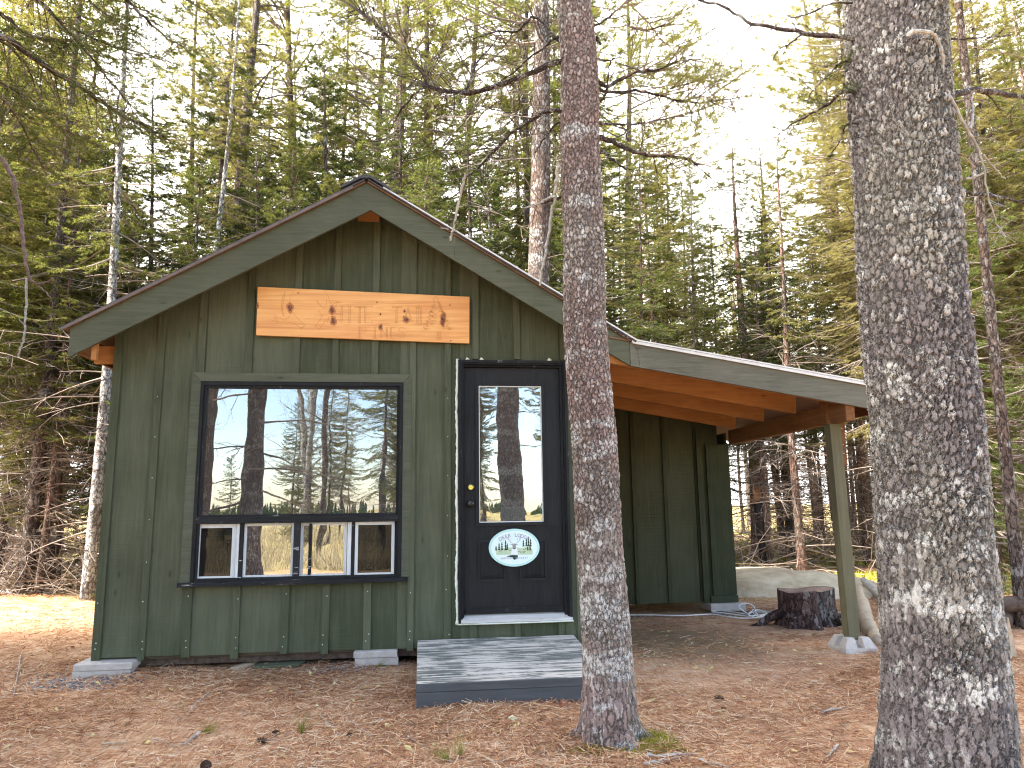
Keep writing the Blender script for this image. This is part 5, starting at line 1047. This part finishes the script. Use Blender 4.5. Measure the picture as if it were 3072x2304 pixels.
b = MB(); top = V[-1]; ctr = top.mean(0)+A([0, 0, .012]); ring = [ctr+(top-ctr)*f+A([0, 0, .004*sin(f*25)]) for f in (.25, .5, .75, .97)]; VV = np.concatenate([[ctr]]+ring)
F = [(0, 1+k, 1+(k+1) % n) for k in range(n)]+[(1+q*n+k, 1+(q+1)*n+k, 1+(q+1)*n+(k+1) % n, 1+q*n+(k+1) % n) for q in range(3) for k in range(n)]
b.add(VV, F); b.build('cut_face', M['stumptop'], stp, smooth=True)
b = MB()
for a_, l, r in ((3.05, .34, .035), (-.15, .5, .04)):
    d = A([cos(a_), sin(a_), 0]); b.tube([A([cx, cy, .02])+d*.18, A([cx, cy, -.04])+d*.34, A([cx, cy, -.11])+d*(.34+l*.35), A([cx, cy, -.16])+d*(.34+l)], [r*1.4, r*1.2, r*.8, r*.3], 8)
b.build('root', M['stumpbark'], stp, smooth=True)
# boulder
def boulder(c, s_, seed, nm, m, label, cat, n=70):
    r = np.random.default_rng(seed); u_ = np.linspace(0, 2*pi, n, endpoint=False); v_ = np.linspace(.02, pi*.62, n//2); U, Vv = np.meshgrid(u_, v_); d = np.stack([np.sin(Vv)*np.cos(U), np.sin(Vv)*np.sin(U), np.cos(Vv)], -1); q = np.ones_like(U)
    for k in range(12): w_ = r.normal(0, 1, 3)*(1+k*.45); q += .07/(1+k*.35)*np.sin(d@w_+r.uniform(0, 6))
    P = d*q[..., None]*A(s_)+A(c); kk, nn = P.shape[:2]; i = np.arange(kk-1)[:, None]*nn; j = np.arange(nn)[None]; j2 = (j+1) % nn
    mb = MB(); mb.add(P.reshape(-1, 3), np.stack([i+j, i+nn+j, i+nn+j2, i+j2], -1).reshape(-1, 4)); mb.add(P[0], [tuple(range(nn))])
    return tag(mb.build(nm, m, origin=c, smooth=True), label, cat)
boulder((7.55, 4.05, -.20), (1.42, 1.15, .41), 3, 'boulder', M['rock'], 'broad low sunlit pale boulder behind the tree stump', 'boulder')
# snags and logs
def rod(name, pts, r, m, label, cat, n=10, group=None, k=22, jit=.25, smooth=True):
    P = bez(pts, k); P[1:-1] += RNG.normal(0, np.max(r)*jit*.3, (k-2, 3)); rr = np.interp(np.linspace(0, 1, k), np.linspace(0, 1, len(r)), r)*(1+RNG.normal(0, .05, k)); mb = MB(); mb.tube(P, rr, n); o = mb.build(name, m, origin=tuple(P[0]), smooth=smooth); return tag(o, label, cat, group)
g = lambda u, v: ground_pt(atz(u, v, -.11))
B0 = atz(2302, 1712, -.1); dS = np.hypot(*(B0-CAM)[:2]); T0 = atd(2276, 1500, dS)
sn = thing('broken_snag', ground_pt(B0), 'dark splintered snag leaning slightly beyond the shed corner', 'snag')
b = MB(); b.tube(bez([B0-A([0, 0, .15]), B0+A([0, 0, .05]), (B0+T0)/2, T0], 14), np.interp(np.linspace(0, 1, 14), [0, .12, .3, 1], [.21, .15, .115, .10]), 12); b.build('trunk', M['rotwood'], sn, smooth=True)
b = MB()
for k in range(7): q = T0+A([RNG.uniform(-.08, .08), RNG.uniform(-.08, .08), -.05]); b.tube([q, q+A([RNG.uniform(-.05, .06), 0, .12]), q+A([RNG.uniform(-.08, .10), 0, RNG.uniform(.22, .40)])], [.045, .032, .004], 5)
b.build('splintered_top', m_simple('rust rot wood', (.22, .07, .03), (.46, .26, .12), 14), sn)
B0 = atz(152, 1775, -.05); dS = np.hypot(*(B0-CAM)[:2]); T0 = atd(146, 1625, dS)
sn = thing('broken_snag', ground_pt(B0), 'short broken stub with pale splintered top left of the cabin', 'snag')
b = MB(); b.tube(bez([B0-A([0, 0, .2]), B0, T0], 10), [.085]*5+[.075]*5, 10); b.build('trunk', M['char'], sn, smooth=True)
b = MB()
for k in range(6): q = T0+A([RNG.uniform(-.05, .05), RNG.uniform(-.05, .05), -.05]); b.tube([q, q+A([-.02, 0, .14]), q+A([RNG.uniform(-.10, .02), 0, RNG.uniform(.2, .38)])], [.03, .02, .003], 5)
b.build('splintered_top', M['deadwood'], sn)
LG = 'fallen dead logs left of the cabin'
h_ = lambda u, v, z: atz(u, v, z)
rod('fallen_log', [h_(-60, 1730, .1), h_(80, 1697, .12), h_(190, 1700, .13), h_(300, 1676, .16)], [.055, .06, .05, .035], M['deadwood'], 'mossy grey fallen log lying across the left woods above another', 'log', group=LG)
rod('fallen_log', [h_(0, 1776, -.05), h_(90, 1778, -.05), h_(125, 1790, -.05), h_(230, 1764, -.04), h_(300, 1730, 0)], [.035, .045, .05, .04, .03], M['deadwood'], 'pale fallen log along the edge of the orange needle litter at left', 'log', group=LG)
rod('fallen_log', [h_(-10, 1690, .3), h_(22, 1765, 0), h_(40, 1800, -.1)], [.03, .03, .02], M['deadwood'], 'pale stick leaning down at the left edge of the photo', 'log', group=LG)
rod('fallen_log', [h_(165, 1590, .5), h_(215, 1670, .25), h_(268, 1735, -.05)], [.02, .026, .026], M['deadwood'], 'grey dead pole leaning down to the right beside the broken stub', 'log', group=LG)
rod('peeled_log', [atz(2575, 1765, .02), atz(2590, 1830, -.02), atz(2604, 1880, -.06), atz(2640, 1930, -.10)], [.05, .075, .07, .06], M['splint'], 'pale peeled log lying between the stump and the huge trunk', 'log')
rod('peeled_log', [atz(2590, 1740, .02), atz(2640, 1790, -.02), atz(2700, 1850, -.06)], [.04, .05, .04], M['deadwood'], 'grey root like log behind the pale peeled log by the stump', 'log')
# firewood heap at the right edge
FW = 'firewood heaped at the right edge'; fx, fy = 7.45, .35
for k, (dx, dy, dz, r, a_, m, lb) in enumerate(((0, 0, .0, .085, .25, 'char', 'dark round firewood log at the bottom front of the heap'), (.30, .18, .02, .10, .1, 'char', 'thick dark firewood log behind the front log of the heap'), (.05, .25, .13, .075, .5, 'char', 'brown barked log lying on top of the firewood heap'), (.45, .1, .16, .07, -.2, 'char', 'thinner dark log lying askew on top of the firewood heap'), (.25, .4, .22, .06, .8, 'stumptop', 'reddish split piece topmost on the firewood heap'), (.6, .35, .05, .09, .4, 'char', 'dark log at the far right of the firewood heap'))):
    c = A([fx+dx, fy+dy, float(gz(fx+dx, fy+dy))+r*.8+dz]); d = A([cos(a_), sin(a_), RNG.uniform(-.08, .08)])*.42; rod('firewood_log', [c-d, c, c+d], [r, r*1.05, r], M[m], lb, 'firewood', 12, FW, 10)
q = atz(3035, 1905, .05); b = MB(); b.hexa([q+A(v) for v in ((-.05, -.01, -.16), (.02, -.01, -.16), (.02, .01, -.16), (-.05, .01, -.16))], [q+A(v) for v in ((-.02, -.005, .13), (-.012, -.005, .13), (-.012, .005, .13), (-.02, .005, .13))])
tag(b.build('wood_splinter', M['splint'], origin=tuple(q)), 'pale pointed wood splinter standing in the firewood heap', 'splinter')
# white cable coiled on the ground
def zc(x, y): return (2150+x/4.022, 1600+y/4.022)
pts = [zc(*p) for p in ((-1150, 985), (-800, 985), (-400, 992), (-60, 975), (100, 1000), (300, 1022), (480, 1020), (590, 1010), (660, 965), (560, 935), (440, 920), (470, 960), (560, 1010), (620, 985), (520, 950), (400, 965), (440, 1015), (560, 1000), (640, 975), (520, 985), (400, 1000), (300, 990), (120, 965), (-60, 945), (60, 935), (250, 955), (370, 975), (300, 920), (270, 880), (320, 848), (400, 850), (460, 905), (440, 960), (520, 1005), (600, 960), (480, 930), (380, 975), (470, 1018), (560, 985))]
P = []
for i_, (u, v) in enumerate(pts):
    hgt = .0
    p = atz(u, v, -.085+.004*(i_ % 3)); P.append(p)
for i_ in (27, 28, 29, 30, 31): u, v = pts[i_]; P[i_] = aty(u, v, 1.62)
B_ = bez(P, 420); b = MB(); b.tube(B_, .0065, 6); tag(b.build('cable', M['cable'], origin=tuple(P[0]), smooth=True), 'white cable looped on the ground between the shed wall and the stump', 'cable')
# twigs on the ground
TW = 'twigs lying on the needle litter'
def gt(pts, r, label, m='deadwood'):
    Q = [A(ground_pt(atz(u, v, -.16)))+A([0, 0, .012]) for u, v in pts]; rod('twig', Q, [r, r*.8, r*.5], M[m], label, 'twig', 6, TW, 14, 1.2)
def zl(x, y): return (200+x/2.048, 1880+y/2.048)
gt([zl(872, 455), zl(790, 520), zl(745, 572)], .006, 'forked grey twig on the litter below the window')
gt([zl(540, 700), zl(620, 722), zl(690, 752)], .004, 'thin brown twig slanting at the lower left litter', 'twig')
gt([zl(815, 670), zl(760, 705), zl(700, 735)], .009, 'short thick grey twig beside the green sprig')
gt([zl(1550, 560), zl(1620, 640), zl(1690, 700)], .004, 'thin pale twig below the doorstep corner')
gt([zl(215, 728), zl(300, 720), zl(378, 715)], .006, 'straight pale stick at the lower left of the litter', 'splint')
gt([zl(2090, 690), zl(2140, 720), zl(2190, 750)], .004, 'small curved twig in front of the doorstep')
gt([(60, 1985), (52, 2040), (38, 2110)], .006, 'pale twig in the sunlit litter at the left edge')
def zr(x, y): return (2000+x/2.063, 1650+y/2.063)
gt([zr(955, 1025), zr(1040, 1005), zr(1105, 990)], .008, 'grey twig on the litter left of the huge trunk')
gt([zr(-130, 1285), zr(40, 1275), zr(180, 1265)], .011, 'longer bleached stick at the foot of the mossy trunk')
gt([zr(-140, 1330), zr(-20, 1310), zr(90, 1285)], .009, 'shorter bleached stick crossing under the longer one')
gt([zr(200, 1300), zr(290, 1322), zr(375, 1345)], .008, 'brown stick at the bottom edge between the two trunks')
gt([zr(1060, 1190), zr(1010, 1240), zr(975, 1265)], .006, 'small twig near the bottom beside the huge trunk')
gt([zr(580, 660), zr(560, 700), zr(600, 760)], .004, 'thin wiry twig on the litter in front of the pier block', 'twig')
gt([(1120, 2225), (1060, 2180), (1010, 2150)], .004, 'fine twig at the bottom of the litter under the window')
gt([(760, 2240), (840, 2225), (900, 2205)], .005, 'knotted twig near the bottom edge of the photo')
# cones
def cone(u, v, s_, label):
    c = A(ground_pt(atz(u, v, -.16)))+A([0, 0, s_*.45]); a_ = RNG.uniform(0, 6); ax = A([cos(a_), sin(a_), .15]); S, B = frames(ax[None]); b = MB(); b.tube([c-ax*s_, c, c+ax*s_], [s_*.3, s_*.36, s_*.1], 8)
    for k in range(46):
        f = k/46; q = k*2.4; r_ = s_*(.55*math.sin(pi*(.15+.8*f))+.06); o = S[0]*cos(q)+B[0]*sin(q); p = c+ax*(2*f-1)*s_; t_ = np.cross(ax, o)*s_*.22
        b.add([p+o*s_*.2-t_*.5, p+o*s_*.2+t_*.5, p+o*r_+t_+ax*s_*.12, p+o*r_-t_+ax*s_*.12], [(0, 1, 2, 3)])
    tag(b.build('pine_cone', M['cone'], origin=tuple(c)), label, 'pine cone', 'pine cones on the litter')
cone(*zl(855, 860), .042, 'large dark pine cone at the very bottom of the litter under the window'); cone(*zl(1285, 688), .03, 'dark pine cone beside the green tuft below the window'); cone(*zl(1195, 730), .032, 'pale opened pine cone left of the dark cone below the window'); cone(*zr(325, 945), .03, 'black pine cone on the litter between the two foreground trunks'); cone(*zl(1738, 692), .022, 'small pine cone in front of the doorstep corner')
# green sprigs
def sprig(u, v, L, a_, label, n=60, up=.25):
    c = A(ground_pt(atz(u, v, -.16)))+A([0, 0, .01]); b = MB(); d = nrm(A([[cos(a_), sin(a_), up]])); b.tris(needle_tris(np.repeat(c[None], n, 0), nrm(d+RNG.normal(0, .28, (n, 3))*A([1, 1, .6])), np.full(n, .01), .01, 1, L, .0016, 1.6), 0); b.sticks([c-d[0]*.05], [c+d[0]*.02], .004, .003, 1)
    tag(b.build('pine_sprig', [M['fol_pine'], M['twig']], origin=tuple(c)), label, 'pine sprig', 'green pine sprigs on the litter')
sprig(*zl(830, 665), .12, .15, 'green pine sprig lying flat beside a grey twig on the litter'); sprig(*zl(1440, 690), .13, 1.3, 'upright green needle tuft on the litter below the doorstep corner', up=1.4); sprig(1385, 2275, .13, 2.0, 'pale green sprig at the bottom edge below the doorstep', up=.9); sprig(*zl(1900, 290), .10, .4, 'small green sprig on the litter in front of the middle pavers')
sprig(1345, 2290, .12, 2.4, 'pale yellowish sprig left of the pale green sprig at the bottom edge', up=.7)
# big dry leaves against the step
def dry(u, v, s_, label):
    c = A(ground_pt(atz(u, v, -.15)))+A([0, 0, s_*.5]); k = 12; b = MB(); a_ = RNG.uniform(0, 6); V = [c]
    for j in range(k): r_ = s_*(1.25 if j % 2 else .62)*RNG.uniform(.8, 1.15); V.append(c+A([cos(a_+j*2*pi/k)*r_, sin(a_+j*2*pi/k)*r_*.5, sin(a_+j*2*pi/k)*r_*.6+RNG.uniform(-.3, .5)*s_]))
    b.add(V, [(0, 1+j, 1+(j+1) % k) for j in range(k)]); tag(b.build('dry_leaf', m_simple('russet dry leaf', (.24, .09, .055), (.40, .17, .10), 30), origin=tuple(c)), label, 'dry leaf', 'curled dry leaves by the doorstep')
dry(1595, 2110, .030, 'curled russet leaf against the riser of the doorstep'); dry(1712, 2105, .045, 'large curled russet leaf between doorstep and mossy trunk foot'); dry(1528, 2158, .024, 'small curled leaf on the litter in front of the doorstep'); dry(1730, 2080, .035, 'rusty leaf leaning on the trunk beside the doorstep'); dry(1690, 2125, .03, 'flat russet leaf in front of the large curled leaf')
# moss: at the trunk foot and in the sunlit woods
def tufts(mb, n, cx, cy, sx_, sy_, l):
    x = RNG.normal(cx, sx_, n); y = RNG.normal(cy, sy_, n); P = np.stack([x, y, gz(x, y)], -1); d = nrm(RNG.normal(0, .5, (n, 3))+A([0, 0, 1])); L = RNG.uniform(.5, 1.2, n)[:, None]*l; wv = nrm(np.cross(d, RNG.normal(0, 1, (n, 3))))*l*.16; mb.tris(np.stack([P-wv, P+wv, P+d*L], 1))
b = MB(); tufts(b, 1500, 3.70, -2.02, .05, .07, .030); tufts(b, 700, 3.62, -2.16, .08, .035, .026); tufts(b, 500, 3.34, -2.12, .07, .03, .024)
for cx_, cy_, s_ in ((9.2, 8.6, .7), (10.6, 9.6, .9), (8.0, 9.4, .6), (11.8, 8.2, .8), (12.5, 11, 1.2), (9.8, 12.2, 1.1), (8.3, 7.6, .5), (9.0, 10.2, .9), (7.4, 10.5, .6), (10.2, 5.4, .5), (12, 5.0, .6), (-4, 7.5, .5), (13.5, 7, .8), (7.6, 8.4, .35)): tufts(b, 1500, cx_, cy_, s_, s_*.6, .09)
tag(b.build('moss', M['moss']), 'yellow green moss at the trunk foot and in sunlit patches of the woods', 'moss', kind='stuff')
# dead brush on the forest floor
def brush(n, xr, yr, ln, r):
    x = RNG.uniform(*xr, n); y = RNG.uniform(*yr, n); k = ~((x > -1) & (x < 7.4) & (y < 6)) & ~((x > 6) & (x < 9.2) & (y < 5.6)); x, y = x[k], y[k]; n = len(x); P = np.stack([x, y, gz(x, y)+RNG.uniform(0, .5, n)**2], -1)
    d = nrm(np.stack([RNG.normal(0, 1, n), RNG.normal(0, 1, n), RNG.normal(.1, .55, n)], -1)); L = RNG.uniform(*ln, n)[:, None]; mid = P+d*L*.5; d2 = nrm(d+RNG.normal(0, .25, (n, 3))); return P, mid, mid+d2*L*.5
b = MB()
for n_, xr, yr, ln, r in ((700, (-5.5, -1.2), (4.6, 7), (.3, 1.3), .006), (1500, (-9, -1), (4.2, 14), (.4, 1.4), .006), (2200, (6.5, 18), (5.2, 17), (.4, 1.5), .007), (2200, (-16, 26), (8, 28), (.6, 1.8), .010)):
    p, q, e = brush(n_, xr, yr, ln, r); b.sticks(p, q, r, r*.8, 0); b.sticks(q, e, r*.8, r*.3, 0)
tag(b.build('dead_brush', M['brushwood']), 'tangle of thin dead brown branches covering the forest floor', 'dead brush', kind='stuff')
